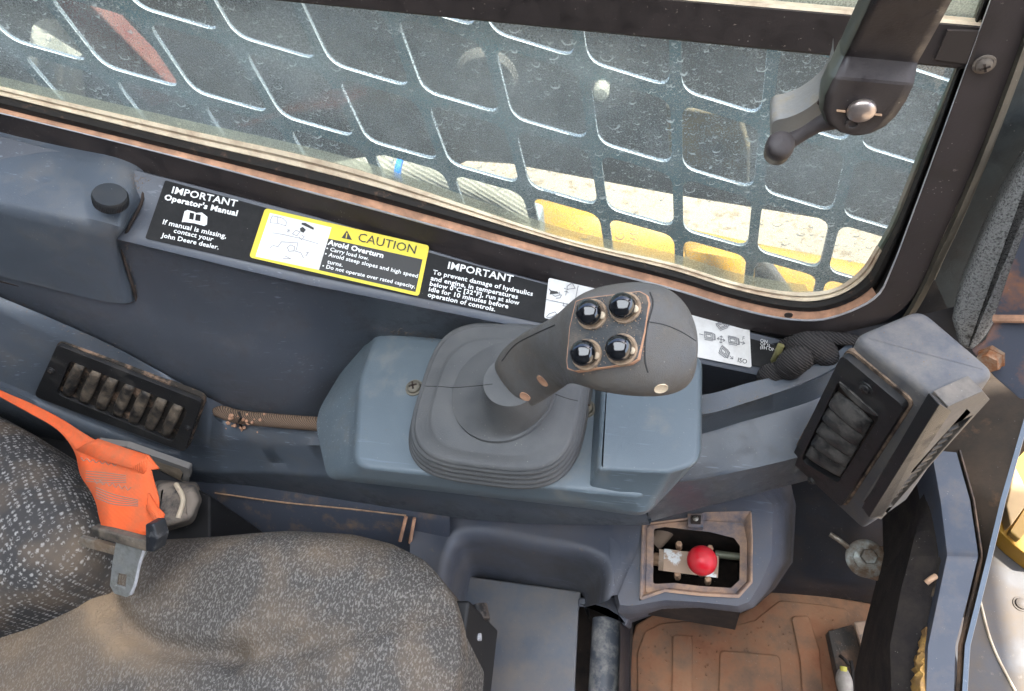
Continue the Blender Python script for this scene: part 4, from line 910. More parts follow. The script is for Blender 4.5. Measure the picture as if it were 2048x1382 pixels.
# ================================================================ HARNESS between window and console
Hn = thing('wiring_harness', 'dark fabric-wrapped wiring harness bundles behind the console right of the joystick', 'harness', Yp(1600, 700, .35))
for k_, (pts, r_) in enumerate([([(1530, 760, .34), (1548, 748, .33), (1572, 740, .335)], .012), ([(1570, 745, .335), (1590, 722, .33), (1620, 712, .335)], .0135), ([(1585, 705, .35), (1610, 690, .35), (1640, 700, .35), (1660, 725, .35)], .014),
                             ([(1520, 735, .35), (1545, 715, .36), (1575, 700, .36)], .008), ([(1560, 690, .362), (1620, 676, .362), (1720, 680, .362)], .007)]):
    P = [Yp(*p) for p in pts]
    tube('wrapped_bundle', P, lambda t, r_=r_: r_ * .85 * (.55 + .45 * math.sin(math.pi * min(1, max(0, t))) ** .5) * (1 + .04 * math.sin(t * 60)), M_ropek, Hn, n=30, seg=14)
tube('yellow_wire', [Yp(1548, 722, .345), Yp(1556, 705, .342), Yp(1562, 690, .345)], .003, mat('dull_yellow_wire', (.22, .20, .08), .6), Hn, n=8, seg=8)
bm = bmesh.new()
bk = loft('harness_tray', [[Yp(1380, 700, .368), Yp(1600, 680, .368), Yp(1800, 640, .368), Yp(1960, 600, .368)], [Yp(1380, 830, .345), Yp(1560, 800, .35), Yp(1760, 760, .35), Yp(1960, 740, .35)]], M_mud, Hn, n=12)
def lin_(P, n=6):
    out = []
    for a, b in zip(P, P[1:]):
        for q in range(n): out.append(a.lerp(b, q / n))
    return out + [P[-1]]
# ================================================================ OPERATOR SEAT
def cloth(name, outline, zfun, mt, parent, nring=34, npts=150, dustf=None, cen=None, z0=.42):
    P = rnd([Zp(*p, z0) for p in outline], .03, 6)
    # resample evenly
    L = [0]
    for i in range(len(P)): L.append(L[-1] + (P[(i + 1) % len(P)] - P[i]).length)
    Q = []
    for i in range(npts):
        t = L[-1] * i / npts; k = 0
        while L[k + 1] < t: k += 1
        f = (t - L[k]) / max(1e-9, L[k + 1] - L[k]); Q.append(P[k].lerp(P[(k + 1) % len(P)], f))
    c = Zp(*cen, z0).to_2d() if cen else sum(Q, Vector((0, 0))) / len(Q)
    rows = []; ss = []
    for r in range(nring):
        s = 1 - (r / nring) ** 1.15; rows.append([Vector((*(c + (q - c) * s), zfun(c + (q - c) * s, s))) for q in Q])
    rows.insert(0, [Vector((p.x, p.y, p.z - .012)) for p in rows[0]]); rows.insert(0, [Vector((c.x + (p.x - c.x) * .985, c.y + (p.y - c.y) * .985, p.z - .09)) for p in rows[0]])
    o = loft(name, rows, mt, parent, closed=True, cap1=True, ang=180)
    if dustf:
        at = o.data.attributes.new('dust', 'FLOAT', 'POINT'); lo = wloc(o)
        for i, v in enumerate(o.data.vertices): at.data[i].value = dustf(v.co + lo)
    return o
def dseg(p, L):
    b = 9
    for a, c in zip(L, L[1:]):
        d = c - a; t = max(0, min(1, (p - a).dot(d) / d.length_squared)); b = min(b, (p - a - d * t).length)
    return b
gz = .43
def PXL(L): return [Zp(*p, gz).to_2d() for p in L]
gr1 = PXL([(205, 1090), (212, 1150), (230, 1215), (262, 1262), (320, 1294), (400, 1310), (480, 1316)])
gr1o = PXL([(150, 1100), (180, 1160), (205, 1225), (250, 1285), (320, 1318), (400, 1328), (470, 1330)])
gr2 = PXL([(480, 1316), (600, 1300), (690, 1268), (790, 1232), (890, 1205)])
gr3 = PXL([(600, 1310), (612, 1400), (610, 1480)])
cE = Zp(560, 1180, gz).to_2d(); cW = Zp(60, 1200, gz).to_2d(); cF = Zp(760, 1400, gz).to_2d()
def zc(p, s):
    z = .395 + .040 * (1 - max(0, s) ** 7)
    d1, d2, d3 = dseg(p, gr1), dseg(p, gr2), dseg(p, gr3)
    z -= .012 * math.exp(-(d1 / .010) ** 2) + .009 * math.exp(-(d2 / .012) ** 2) + .004 * math.exp(-(d3 / .012) ** 2)
    z += .014 * math.exp(-((p - cE).length / .115) ** 2) + .0012 * math.sin(p.x * 37 + p.y * 21)
    return z
def dc(v):
    p = v.to_2d(); d1 = dseg(p, gr1)
    w_ = math.exp(-((p - cW).length / .11) ** 2)
    fx = max(0, min(1, (Zp(460, 1320, gz).x - v.x) / .08))
    return min(1, .62 * fx * math.exp(-(dseg(p, gr1o) / .014) ** 2) + .68 * w_)
SE = thing('operator_seat', 'dusty dark grey cloth operator seat with white flecks, lower left', 'seat', Zp(400, 1250, .33))
cloth('seat_cushion', [(-250, 1030), (100, 1078), (330, 1062), (560, 1052), (690, 1056), (770, 1074), (838, 1108), (884, 1165), (904, 1235), (905, 1315), (885, 1400), (830, 1560), (-250, 1600)], zc, M_seat, SE, dustf=dc, cen=(430, 1290), nring=60, npts=240)
cB = Zp(0, 1010, .50).to_2d()
def zb(p, s): return .470 + .055 * math.sqrt(max(0, 1 - max(0, s) ** 3.0))
cloth('backrest', [(-300, 780), (0, 832), (66, 868), (135, 930), (178, 988), (199, 1045), (196, 1098), (160, 1150), (90, 1194), (0, 1232), (-300, 1330)], zb, M_back, SE, z0=.475, cen=(-60, 1020))
sf = plate('seat_gap_base', FZ(.375), [[(-150, 760), (60, 800), (240, 900), (420, 990), (420, 1200), (940, 1200), (900, 1500), (-150, 1500)]], -.12, 0, mat('seat_gap_shade', (.010, .010, .011), .6), SE, bev=.003)  # black base also paints the shade of the gap beside the seat
plate('adjuster_plate', FZ(.30), [[(955, 1205), (970, 1215), (972, 1250), (945, 1370), (925, 1370), (930, 1260)]], -.02, 0, M_black, SE, bev=.001)
tube('adjuster_lever', [Zp(930, 1276, .33), Zp(962, 1274, .33)], .0035, M_edge, SE, n=4, seg=10)
tube('lever_socket', [Zp(956, 1212, .315), Zp(962, 1242, .315)], .009, M_black, SE, n=6, seg=14)
BS = thing('seat_side_block', 'scuffed black plastic block beside the seat below the console', 'seat hardware', Zp(350, 1000, .40))
stack('block_body', [([(300, 955), (395, 965), (408, 1000), (390, 1052), (330, 1070), (290, 1040)], .36, 0, .01)] + [(a, b, c, .010) for a, b, c in fil_top([(312, 962), (388, 970), (400, 1000), (384, 1040), (330, 1056), (300, 1030)], .405, .01)], mat('scuffed_black', (.035, .035, .038), .45, dirt=((.3, .25, .2), .42, 50, .2)), BS, ang=60)
tube('wear_ridge', [Zp(352, 968, .407), Zp(366, 1000, .408), Zp(356, 1036, .405)], .0025, M_tan, BS, n=10, seg=8)

# ================================================================ SEAT BELT
B = thing('seat_belt', 'bright orange seat belt webbing with a steel tongue lying across the seat', 'seat belt', Zp(230, 980, .49))
zbelt = .515
def br(L): return [Zp(x, y, z) for x, y, z in L]
wa = [(-60, 745, .52), (0, 780, .52), (60, 806, .52), (120, 838, .522), (190, 880, .526), (258, 904, .526), (296, 930, .524), (306, 960, .520), (318, 1010, .514), (300, 1072, .508)]
wb_ = [(-60, 757, .52), (0, 792, .52), (60, 826, .52), (118, 862, .520), (150, 905, .519), (160, 950, .518), (182, 985, .516), (192, 1010, .514), (196, 1030, .512), (204, 1058, .508)]
rows = []
for k_ in range(5):
    t = k_ / 4; rows.append([a.lerp(b, t) + Vector((0, 0, .0008 * math.sin(t * 5 + i * .9))) for i, (a, b) in enumerate(zip(br(wa), br(wb_)))])
rows = [cr(r, 60) for r in rows]
for i, r in enumerate(rows):
    for j, p in enumerate(r): p += Vector((0, 0, .0004 * math.sin(j * .35 + i * .8)))
loft('webbing', rows, M_orange, B, solid=.0014, ang=25)
fl = [[(196, 877, .5285), (255, 897, .5290), (298, 910, .5275), (318, 938, .5215)], [(178, 884, .5285), (236, 905, .5295), (284, 922, .5285), (300, 940, .5220)], [(150, 900, .5215), (205, 921, .5285), (262, 936, .5285), (290, 950, .5205)]]
loft('folded_webbing', [[p_ for p_ in lin_([Vector(q) for q in br(r)], 6)] for r in fl], M_orange, B, solid=.0014, ang=15)
fl = [[(296, 985, .519), (312, 1010, .517), (329, 1030, .513), (325, 1040, .512)], [(292, 1020, .516), (304, 1036, .515), (312, 1046, .512), (306, 1048, .511)]]
loft('folded_webbing', [cr(br(r), 16) for r in fl], M_orange, B, solid=.0016, ang=180)
bm_l = []
def stitch(rows_px):
    out = []
    for L in rows_px:
        out.append(tube('s', [Zp(x, y, .5302 - .0000 * x) for x, y in L], .00035, M_thread, None, n=14, seg=4))
    return out
TW = bvh([c for c in B.children if c.name.startswith('webbing')][0])
ths = []
def zig(x0, y0, x1, y1, amp, n):
    L = []
    for i in range(n + 1):
        t = i / n; x = x0 + (x1 - x0) * t; y = y0 + (y1 - y0) * t + (amp if i % 2 else -amp); L.append((x, y))
    return L
lines = [[(172, 942 + k_ * 5), (205, 945 + k_ * 5), (252, 951 + k_ * 3.5)] for k_ in range(5)] + [[(192, 975 + k_ * 5), (225, 988 + k_ * 5), (276, 1000 + k_ * 3)] for k_ in range(5)]
for L in lines + [zig(162, 918, 235, 930, 3, 12), zig(188, 962, 262, 978, 4, 12)]:
    P = []
    for q in cr([Vector((x, y, 0)) for x, y in L], 26):
        h = onsurf(TW, q.x, q.y)
        if h[0]: P.append(h[0] + (CAM - h[0]).normalized() * .0004)
    if len(P) > 3: ths.append(tube('s', P, .0004, M_thread, None, n=0, seg=4))
if ths: join('stitching', ths, B)
FT = Frame(Zp(240, 1075, .505), Zp(300, 1092, .505), Zp(262, 1190, .468))
plate('tongue', FT, [[(222, 1062), (292, 1082), (312, 1090), (296, 1100), (279, 1130), (266, 1188), (254, 1194), (228, 1186), (220, 1170), (226, 1120), (232, 1085)], [(236, 1146), (254, 1149), (251, 1176), (232, 1170)]], -.0016, .0006, M_chrome, B, bev=.0007, bseg=3)
tube('tongue_rim', [FT.hit(290, 1096, .001), FT.hit(279, 1130, .001), FT.hit(270, 1170, .001), FT.hit(262, 1188, .001)], .0013, M_edge, B, n=20, seg=8)
slab('tongue_bar', FT, [(190, 1048), (305, 1078), (318, 1092), (300, 1098), (196, 1068)], -.002, .005, mat('tongue_bar_black', (.03, .028, .025), .5, dirt=((.2, .16, .12), .34, 60, .3)), B, r=.002, fil=.0015)
slab('bar_end_cap', FT, [(306, 1040), (322, 1040), (330, 1070), (322, 1096), (306, 1094)], -.004, .008, mat('bar_end_black', (.02, .022, .026), .4, dirt=((.12, .12, .12), .25, 120, .2)), B, r=.002, fil=.0015)
slab('lower_tongue_plate', FT, [(150, 1078), (230, 1100), (232, 1118), (150, 1096)], -.008, -.004, M_steel, B, r=.001, fil=.0005)
BG = thing('belt_guide', 'grey rectangular belt guide loop fixed to the console edge', 'belt guide', Zp(330, 930, .50))
FBG = Frame(Yp(205, 880, .2145), Yp(384, 932, .2145), Yp(372, 965, .205))
plate('guide_loop', FBG, [[(200, 872), (262, 880), (386, 924), (386, 940), (376, 970), (360, 970), (228, 925)], [(268, 891), (368, 925), (375, 936), (366, 957), (352, 957), (262, 926)]], .002, .009, mat('guide_grey', (.17, .17, .165), .5, dirt=((.2, .18, .16), .4, 50, .3)), BG, r=.003, bev=.0015)
plate('guide_backing', FBG, [[(262, 888), (372, 926), (362, 958), (252, 924)]], .0, .002, mat('guide_backing_dust', (.42, .33, .24), .8, var=.3, vscale=60), BG, smooth=False)

# ================================================================ LOWER CONSOLE
LC = thing('lower_console', 'dark blue-grey lower console with recessed storage pocket below the joystick platform', 'lower console', (-.1, .2, .15))
zl = .2545
outer = [(820, 1420), (820, 1180), (822, 1060), (835, 1000), (980, 985), (1120, 1000), (1250, 1015), (1282, 1030), (1270, 1110), (1252, 1150), (1236, 1190)]
rim = [(872, 1420), (872, 1230), (885, 1120), (908, 1066), (965, 1058), (1080, 1078), (1180, 1098), (1216, 1120), (1224, 1150), (1222, 1172), (1218, 1200)]
rim2 = [(886, 1420), (886, 1230), (898, 1130), (920, 1086), (965, 1078), (1080, 1098), (1175, 1116), (1200, 1134), (1208, 1158), (1208, 1178), (1205, 1205)]
inn = [(930, 1420), (930, 1250), (938, 1175), (946, 1152), (975, 1152), (1060, 1166), (1130, 1178), (1160, 1184), (1166, 1190), (1168, 1200), (1168, 1215)]
loft('upper_ledge', [[Zp(*p, zl + .01) for p in outer], [Zp(p[0] - (6 if p[1] > 1100 and p[0] < 1000 else 0) + (6 if p[0] > 1190 else 0), p[1] - 9, zl + .0065) for p in rim], [Zp(*p, zl + .0095) for p in rim], [Zp(*p, zl - .003) for p in rim2], [a.lerp(Zp(*p, .128), .12) for a, p in zip([Zp(*p, zl - .006) for p in rim2], inn)], [Zp(*p, .128) for p in inn], [Zp(*p, .128) + Vector((0, 0, -.06)) for p in inn]], M_low, LC, n=70, ang=180)
stack('battery_cover', [([(930, 1150), (1165, 1183), (1158, 1222), (1146, 1500), (900, 1500)], .04, 0, .002)] + [(a, b, c, .003) for a, b, c in fil_top([(930, 1152), (1162, 1184), (1157, 1222), (1143, 1500), (900, 1500)], .132, .002)], mat('cover_plastic', (.13, .145, .17), .5, bump=.2, bscale=900, var=.1, vscale=6, dirt=((.24, .21, .18), .36, 14, .3)), LC, ang=40)
stack('pocket_step', [([(1156, 1214), (1190, 1214), (1216, 1222), (1240, 1240), (1262, 1262), (1266, 1225), (1232, 1196), (1156, 1196)], .06, 0, .003)] + [(a, b, c, .004) for a, b, c in fil_top([(1156, 1214), (1190, 1214), (1214, 1222), (1236, 1236), (1252, 1258), (1262, 1225), (1235, 1190), (1156, 1196)], .136, .003)], M_low, LC, ang=40)
tube('side_rail', [Zp(1214, 1240, .105), Zp(1211, 1300, .105), Zp(1202, 1500, .105)], .0175, mat('scuffed_rail', (.09, .10, .12), .45, dirt=((.32, .31, .29), .33, 60, .2)), LC, n=10, seg=20)
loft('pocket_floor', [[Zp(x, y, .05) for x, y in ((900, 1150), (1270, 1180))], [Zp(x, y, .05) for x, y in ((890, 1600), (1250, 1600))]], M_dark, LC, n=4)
loft('side_skirt', [[Zp(*p, .14) for p in ((1212, 1175), (1236, 1225), (1240, 1262), (1236, 1420))], [Zp(*p, .035) for p in ((1240, 1200), (1262, 1246), (1262, 1290), (1262, 1420))]], M_mud, LC, n=16)
loft('seat_side_ledge', [[Zp(*p, .29) for p in ((330, 940), (600, 985), (850, 1010), (900, 1020))], [Zp(*p, .282) for p in ((330, 975), (600, 1008), (826, 1032), (900, 1040))], [Zp(*p, .278) for p in ((330, 985), (600, 1018), (824, 1040), (900, 1050))], [Zp(*p, .20) for p in ((330, 1120), (600, 1140), (822, 1150), (900, 1160))]], mat('ledge_plastic', (.06, .068, .09), .55, dirt=((.2, .14, .10), .25, 40, .2)), LC, n=30, ang=60)
tube('dusty_rib', [Zp(812, 1034, .284), Zp(800, 1082, .262)], .0021, M_odust, LC, n=6, seg=8); tube('dusty_rib', [Zp(829, 1036, .284), Zp(820, 1086, .262)], .0021, M_odust, LC, n=6, seg=8)
tube('dust_seam', [Zp(430, 986, .288), Zp(560, 1004, .286), Zp(700, 1018, .285), Zp(812, 1031, .284)], .0010, M_dust, LC, n=20, seg=6)
# access frame round the valve
zf = .262
AF = thing('access_opening', 'dusty rectangular access opening in the floor console framing the red knob', 'access opening', Zp(1395, 1120, zf))
body = [(1215, 1030), (1290, 1012), (1420, 990), (1520, 985), (1546, 1010), (1543, 1115), (1520, 1168), (1498, 1204), (1475, 1212), (1400, 1204), (1330, 1200), (1262, 1212), (1240, 1210), (1222, 1130)]
h_o = [(1284, 1047), (1370, 1036), (1410, 1024), (1503, 1022), (1506, 1080), (1505, 1166), (1478, 1196), (1400, 1192), (1330, 1184), (1279, 1202)]
h_i = [(1308, 1058), (1330, 1054), (1420, 1064), (1468, 1076), (1480, 1092), (1479, 1160), (1462, 1176), (1400, 1172), (1350, 1166), (1306, 1168)]
def rZ(L, z, r=.004): return [Zp(*p, z).to_2d() for p in L]
F2 = FZ(0)

plate('surround', F2, [rZ(body, zf), rZ(h_o, zf)], zf - .012, zf, M_low, AF, local=True, ang=30)
loft('surround_skirt', [lin_([Zp(*p, zf - .0005) for p in body[3:]] + [Zp(*body[0], zf - .0005)]), lin_([Zp(*p, zf - .012) for p in [(1534, 978), (1566, 1008), (1563, 1122), (1534, 1180), (1506, 1216), (1478, 1224), (1400, 1215), (1328, 1212), (1262, 1226), (1236, 1224), (1215, 1135), (1210, 1040)]]), lin_([Zp(*p, z) for p, z in zip([(1580, 960), (1592, 1010), (1586, 1125), (1552, 1176), (1512, 1212), (1478, 1228), (1395, 1217), (1318, 1226), (1284, 1238), (1262, 1246), (1236, 1205), (1212, 1120)], [.2, .16, .10, .05, .04, .034, .034, .034, .036, .06, .12, .16])])], M_low, AF, ang=60)
M_fr = mat('dusty_frame', (.13, .105, .095), .85, bump=.3, dirt=((.45, .29, .19), .5, 24, .3), dirt2=((.10, .11, .14), .32, 18, .2))
mid = [((a[0] * .55 + b[0] * .45), (a[1] * .55 + b[1] * .45)) for a, b in zip(h_o, h_i)]
def ringrow(L, z, r=.003): return [Vector((p.x, p.y, z)) for p in rnd(rZ(L, z), r, 4)]
loft('frame_rim', [ringrow(h_o, zf - .003), ringrow(h_o, zf + .0035), [Vector((p.x, p.y, zf + .004)) for p in off(rnd(rZ(h_o, zf), .003, 4), -.0015)], [Vector((p.x, p.y, zf + .003)) for p in off(rnd(rZ(h_o, zf), .003, 4), -.003)], ringrow(mid, zf - .006), ringrow(mid, zf - .004), ringrow(h_i, zf - .005), [Vector((p.x, p.y, zf - .007)) for p in off(rnd(rZ(h_i, zf - .007), .003, 4), 0)], ringrow(h_i, zf - .02)], M_fr, AF, closed=True, ang=40)
slab('latch_socket', FZ(zf), [(1375, 1030), (1407, 1030), (1406, 1058), (1375, 1056)], -.004, .005, M_fr, AF, r=.001, fil=.0008)
slab('latch_recess', FZ(zf), [(1381, 1034), (1402, 1034), (1401, 1052), (1381, 1051)], .004, .0056, M_dark, AF, r=.0008, fil=0)
lathe('latch_screw', FZ(zf), [(.003, .005), (.003, .0066), (.002, .0074), (.0001, .0076)], M_steel, AF, ex=FZ(zf).px(1391, 1041).x, ey=FZ(zf).px(1391, 1041).y, seg=16)
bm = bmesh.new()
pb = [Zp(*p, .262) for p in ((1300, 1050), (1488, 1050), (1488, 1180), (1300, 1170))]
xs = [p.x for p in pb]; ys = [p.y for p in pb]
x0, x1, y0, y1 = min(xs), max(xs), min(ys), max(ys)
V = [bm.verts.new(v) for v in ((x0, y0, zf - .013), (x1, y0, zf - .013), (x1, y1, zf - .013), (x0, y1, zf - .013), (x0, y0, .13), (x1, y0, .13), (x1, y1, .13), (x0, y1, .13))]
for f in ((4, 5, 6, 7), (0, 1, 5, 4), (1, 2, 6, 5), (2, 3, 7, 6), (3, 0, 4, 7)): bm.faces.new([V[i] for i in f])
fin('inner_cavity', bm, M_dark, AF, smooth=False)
VL = thing('release_valve', 'bright red ball knob on a dusty metal valve block inside the access opening', 'valve', Zp(1395, 1125, .20))
c = Zp(1404, 1121, .275)
bm = bmesh.new(); bmesh.ops.create_uvsphere(bm, u_segments=32, v_segments=20, radius=.0148, matrix=Matrix.Translation(c)); fin('ball_knob', bm, M_red, VL, ang=180)
tube('knob_stem', [c + Vector((0, 0, -.012)), c + Vector((0, 0, -.045))], .004, M_steel, VL, n=4, seg=12)
zv = .244
stack('valve_block', [([(1328, 1097), (1438, 1110), (1436, 1156), (1326, 1142)], zv - .04, 0, .001)] + [(a, b, c_, .001) for a, b, c_ in fil_top([(1328, 1097), (1438, 1112), (1436, 1156), (1326, 1142)], zv, .0008)], mat('valve_block_metal', (.85, .86, .84), .45, metal=.1, dirt=((.50, .36, .26), .46, 40, .06), scratch=False), VL)
tube('hose_nut', [Zp(1318, 1119, zv - .012), Zp(1328, 1120, zv - .012)], .0125, mat('nut_dusty', (.40, .30, .22), .8), VL, n=3, seg=6, smooth=False)
tube('pressure_line', [Zp(1290, 1116, zv - .014), Zp(1322, 1120, zv - .014)], .007, M_dust, VL, n=3, seg=12)
tube('pressure_line', [Zp(1430, 1108, zv - .01), Zp(1500, 1116, zv - .012)], .004, mat('olive_line', (.16, .17, .12), .5, metal=.3), VL, n=3, seg=12)
tube('cross_pipe', [Zp(1305, 1090, .20), Zp(1330, 1062, .20), Zp(1345, 1040, .20)], .010, mat('pipe_dust', (.30, .22, .16), .85), VL, n=6, seg=12)
for x, y in ((1420, 1098), (1355, 1150), (1416, 1160), (1358, 1090)):
    F_ = FZ(zv - .006); q = F_.px(x, y); lathe('block_bolt', F_, [(.0035, -.01), (.0035, .004), (.0028, .0048), (.0001, .005)], M_dust, VL, ex=q.x, ey=q.y, seg=6, smooth=False)

# ================================================================ FLOOR, FRONT WALL
FLO = loft('cab_floor', [[Vector((-1.3, -.75, -.01)), Vector((.33, -.75, -.01))], [Vector((-1.3, .41, -.01)), Vector((.33, .41, -.01))]], M_mud, None, n=3); FLO['kind'] = 'structure'; FLO['label'] = 'dusty cab floor'
MT = thing('floor_mat', 'rubber floor mat caked with reddish-brown dust', 'floor mat', Zp(1500, 1300, .03))
mo = [(1258, 1600), (1256, 1300), (1272, 1248), (1310, 1226), (1390, 1218), (1472, 1230), (1500, 1216), (1550, 1176), (1650, 1190), (1830, 1222), (1880, 1600)]
def flat(name, z0, z1, px, mt, par, r=.006, fil=.002, **k): return slab(name, FZ(z1), px, z0 - z1, 0, mt, par, r=r, fil=fil, **k)
flat('mat_sheet', 0, .034, mo, M_brown, MT, r=.008, fil=.003)
mi = [(1276, 1600), (1274, 1306), (1290, 1262), (1322, 1246), (1390, 1240), (1470, 1250), (1510, 1240), (1560, 1200), (1640, 1208), (1700, 1218), (1690, 1600)]
flat('raised_field', .03, .037, mi, M_brown, MT, r=.008, fil=.002)
for pts in ([(1345, 1268), (1385, 1270), (1384, 1600), (1340, 1600)], [(1582, 1232), (1618, 1230), (1640, 1300), (1665, 1600), (1620, 1600), (1600, 1320)], [(1440, 1300), (1560, 1310), (1585, 1600), (1430, 1600)]):
    flat('raised_pad', .036, .0405, pts, M_brown, MT, r=.006, fil=.002)
bm = bmesh.new()
for q in range(260):
    x, y = random.uniform(1280, 1790), random.uniform(1235, 1382)
    bmesh.ops.create_icosphere(bm, subdivisions=1, radius=random.uniform(.0004, .0014), matrix=Matrix.Translation(Zp(x, y, .039)))
o = fin('grit', bm, M_brown, None); o['kind'] = 'stuff'; o['label'] = 'loose grit scattered over the floor mat'
FWL = thing('front_wall', 'dark dusty inner front wall below the vent tower', 'wall panel', (.15, .3, .1))
loft('wall_sheet', [[Yp(*p, .36) for p in ((1380, 940), (1640, 935), (1900, 930), (2000, 920))], [Yp(*p, .335) for p in ((1480, 1030), (1640, 1020), (1850, 1030), (1960, 1030))],
                   [Zp(*p, .10) for p in ((1560, 1130), (1650, 1150), (1830, 1160), (1960, 1170))], [Zp(*p, .06) for p in ((1540, 1176), (1650, 1178), (1830, 1196), (1960, 1210))], [Zp(*p, .03) for p in ((1540, 1186), (1650, 1196), (1830, 1220), (1960, 1240))]], M_mud, FWL, n=40, ang=60)
0 and plate('side_gusset', FZ(.20), [[(1600, 1000), (1700, 990), (1705, 1075), (1640, 1150), (1560, 1170), (1500, 1215), (1600, 1100)]], -.1, -.06, M_dplast, FWL, bev=.004)
BO = thing('mounting_bolt', 'zinc bolt with a large round washer on the dusty bracket by the front wall', 'bolt', Zp(1738, 1112, .16))
pbo = Zp(1735, 1115, .16); FBo = nf(pbo, (CAM - pbo).normalized() + Vector((.15, -.1, .5)))
plate('bolt_bracket', FBo, [[(1695, 1088), (1760, 1092), (1850, 1098), (1840, 1182), (1768, 1165), (1715, 1150)]], -.010, -.001, mat('brown_bracket', (.09, .06, .045), .85, bump=.4, dirt=((.2, .12, .075), .45, 30, .3)), BO, r=.008, bev=.001)
q = FBo.px(1731, 1117)
lathe('washer', FBo, [(.0205, -.001), (.0208, .001), (.019, .0022), (.0165, .0026), (.0125, .0018), (.0122, .0028), (.009, .003)], M_zinc, BO, ex=q.x, ey=q.y, seg=36)
q = FBo.px(1736, 1113)
lathe('bolt_head', FBo, [(.0088, .002), (.0088, .0085), (.0078, .0097), (.0001, .0099)], M_zinc, BO, ex=q.x, ey=q.y, seg=6, ang=25)
tube('locking_wire', [Zp(1660, 1068, .18), Zp(1678, 1080, .18), Zp(1696, 1094, .175)], .0028, M_steel, BO, n=8, seg=8)
PD_ = thing('foot_pedal', 'worn dusty steel foot pedal at the edge of the floor mat', 'pedal', Zp(1750, 1320, .05))
stack('pedal_arm', [([(1710, 1262), (1762, 1256), (1792, 1340), (1806, 1520), (1740, 1520), (1728, 1330)], .035, 0, .002)] + [(a, b, c_, .003) for a, b, c_ in fil_top([(1706, 1244), (1756, 1238), (1786, 1320), (1800, 1520), (1744, 1520), (1726, 1310)], .080, .003)], mat('pedal_metal', (.05, .052, .055), .6, bump=.5, dirt=((.33, .24, .17), .46, 34, .12)), PD_, ang=40)
flat('pedal_pad', .04, .060, [(1656, 1262), (1706, 1248), (1724, 1300), (1740, 1420), (1690, 1420)], mat('pad_dust', (.16, .10, .065), .9, bump=.5, dirt=((.05, .045, .04), .42, 30, .2)), PD_, r=.002)
PG = thing('loose_cable_ends', 'pale dusty plug and short black cable ends lying by the pedal', 'cable', Zp(1690, 1360, .06))
tube('plug', [Zp(1686, 1340, .075), Zp(1688, 1362, .075), Zp(1700, 1420, .07)], lambda t: .0075 * (.7 + .5 * math.sin(math.pi * min(1, t * 1.2))), mat('plug_pale', (.33, .30, .26), .8, var=.3, vscale=80), PG, n=16, seg=12)
tube('plug_tip', [Zp(1687, 1334, .078), Zp(1687, 1344, .078)], .004, mat('yellow_tip', (.5, .45, .08), .6), PG, n=4, seg=10)
tube('black_wire', [Zp(1702, 1322, .07), Zp(1706, 1350, .072), Zp(1700, 1420, .068)], .0022, M_brub, PG, n=10, seg=8)
tube('black_wire', [Zp(1716, 1352, .068), Zp(1728, 1368, .07), Zp(1742, 1400, .068)], .0018, M_brub, PG, n=10, seg=8)
tube('cable_tie', [Zp(1680, 1312, .070), Zp(1690, 1320, .075), Zp(1698, 1330, .070)], .002, M_brub, PG, n=8, seg=6)

# ================================================================ DOOR FRAME AT RIGHT
DF = thing('door_post', 'blue-grey painted door post with brown rubber seal at lower right', 'door post', Zp(1900, 1150, .3))
zz = [.37, .35, .325, .322, .31, .30, .29]
dl = [(1862, 900), (1880, 1000), (1893, 1104), (1893, 1112), (1876, 1193), (1855, 1293), (1850, 1420)]
dr_ = [(1914, 905), (1941, 1000), (1957, 1106), (1957, 1114), (1938, 1193), (1912, 1290), (1908, 1420)]
def dmix(t, dz=0): return [Zp(a[0] * (1 - t) + b[0] * t, a[1] * (1 - t) + b[1] * t, z + dz) for a, b, z in zip(dl, dr_, zz)]
def lin(P, n=12):
    out = []
    for a, b in zip(P, P[1:]):
        for q in range(n): out.append(a.lerp(b, q / n))
    return out + [P[-1]]
M_post = mat('door_post_paint', (.078, .092, .12), .42, bump=.15, var=.08, vscale=10, dirt=((.15, .14, .14), .26, 40, .25), dirt2=((.3, .28, .25), .15, 140, .1))
dn = lambda P, d: [p + Vector((0, 0, d)) for p in P]
loft('post_face', [lin(dn(dmix(-.03), -.05)), lin(dn(dmix(-.03), -.004)), lin(dmix(.02)), lin(dmix(.98)), lin(dn(dmix(1.02), -.004)), lin(dn(dmix(1.03), -.04))], M_post, DF, ang=30)
fo = [(1845, 905), (1848, 1000), (1822, 1102), (1820, 1112), (1802, 1180), (1780, 1290), (1784, 1420)]
loft('foam_seal', [lin([Zp(a[0] + 1, a[1], z - .012) for a, z in zip(dl, zz)]), lin([Zp(a[0] * .75 + b[0] * .25, a[1], z - .016) for a, b, z in zip(dl, fo, zz)]), lin([Zp(*b, z - .03) for b, z in zip(fo, zz)]), lin([Zp(*b, z - .03) + Vector((0, 0, -.16)) for b, z in zip(fo, zz)])], M_foam, DF, ang=50)
loft('foam_edge', [lin([Zp(a[0] - 2, a[1], z - .0105) for a, z in zip(dl[:5], zz)]), lin([Zp(a[0] - 14, a[1], z - .0130) for a, z in zip(dl[:5], zz)])], mat('brown_foam_edge', (.14, .10, .065), .95, bump=1, dirt=((.03, .025, .02), .45, 50, .2), scratch=False), DF, ang=50)
Lf = [(1858, 1255), (1856, 1300), (1852, 1340), (1851, 1420)]; Rf = [(1846, 1262), (1836, 1306), (1832, 1345), (1834, 1420)]
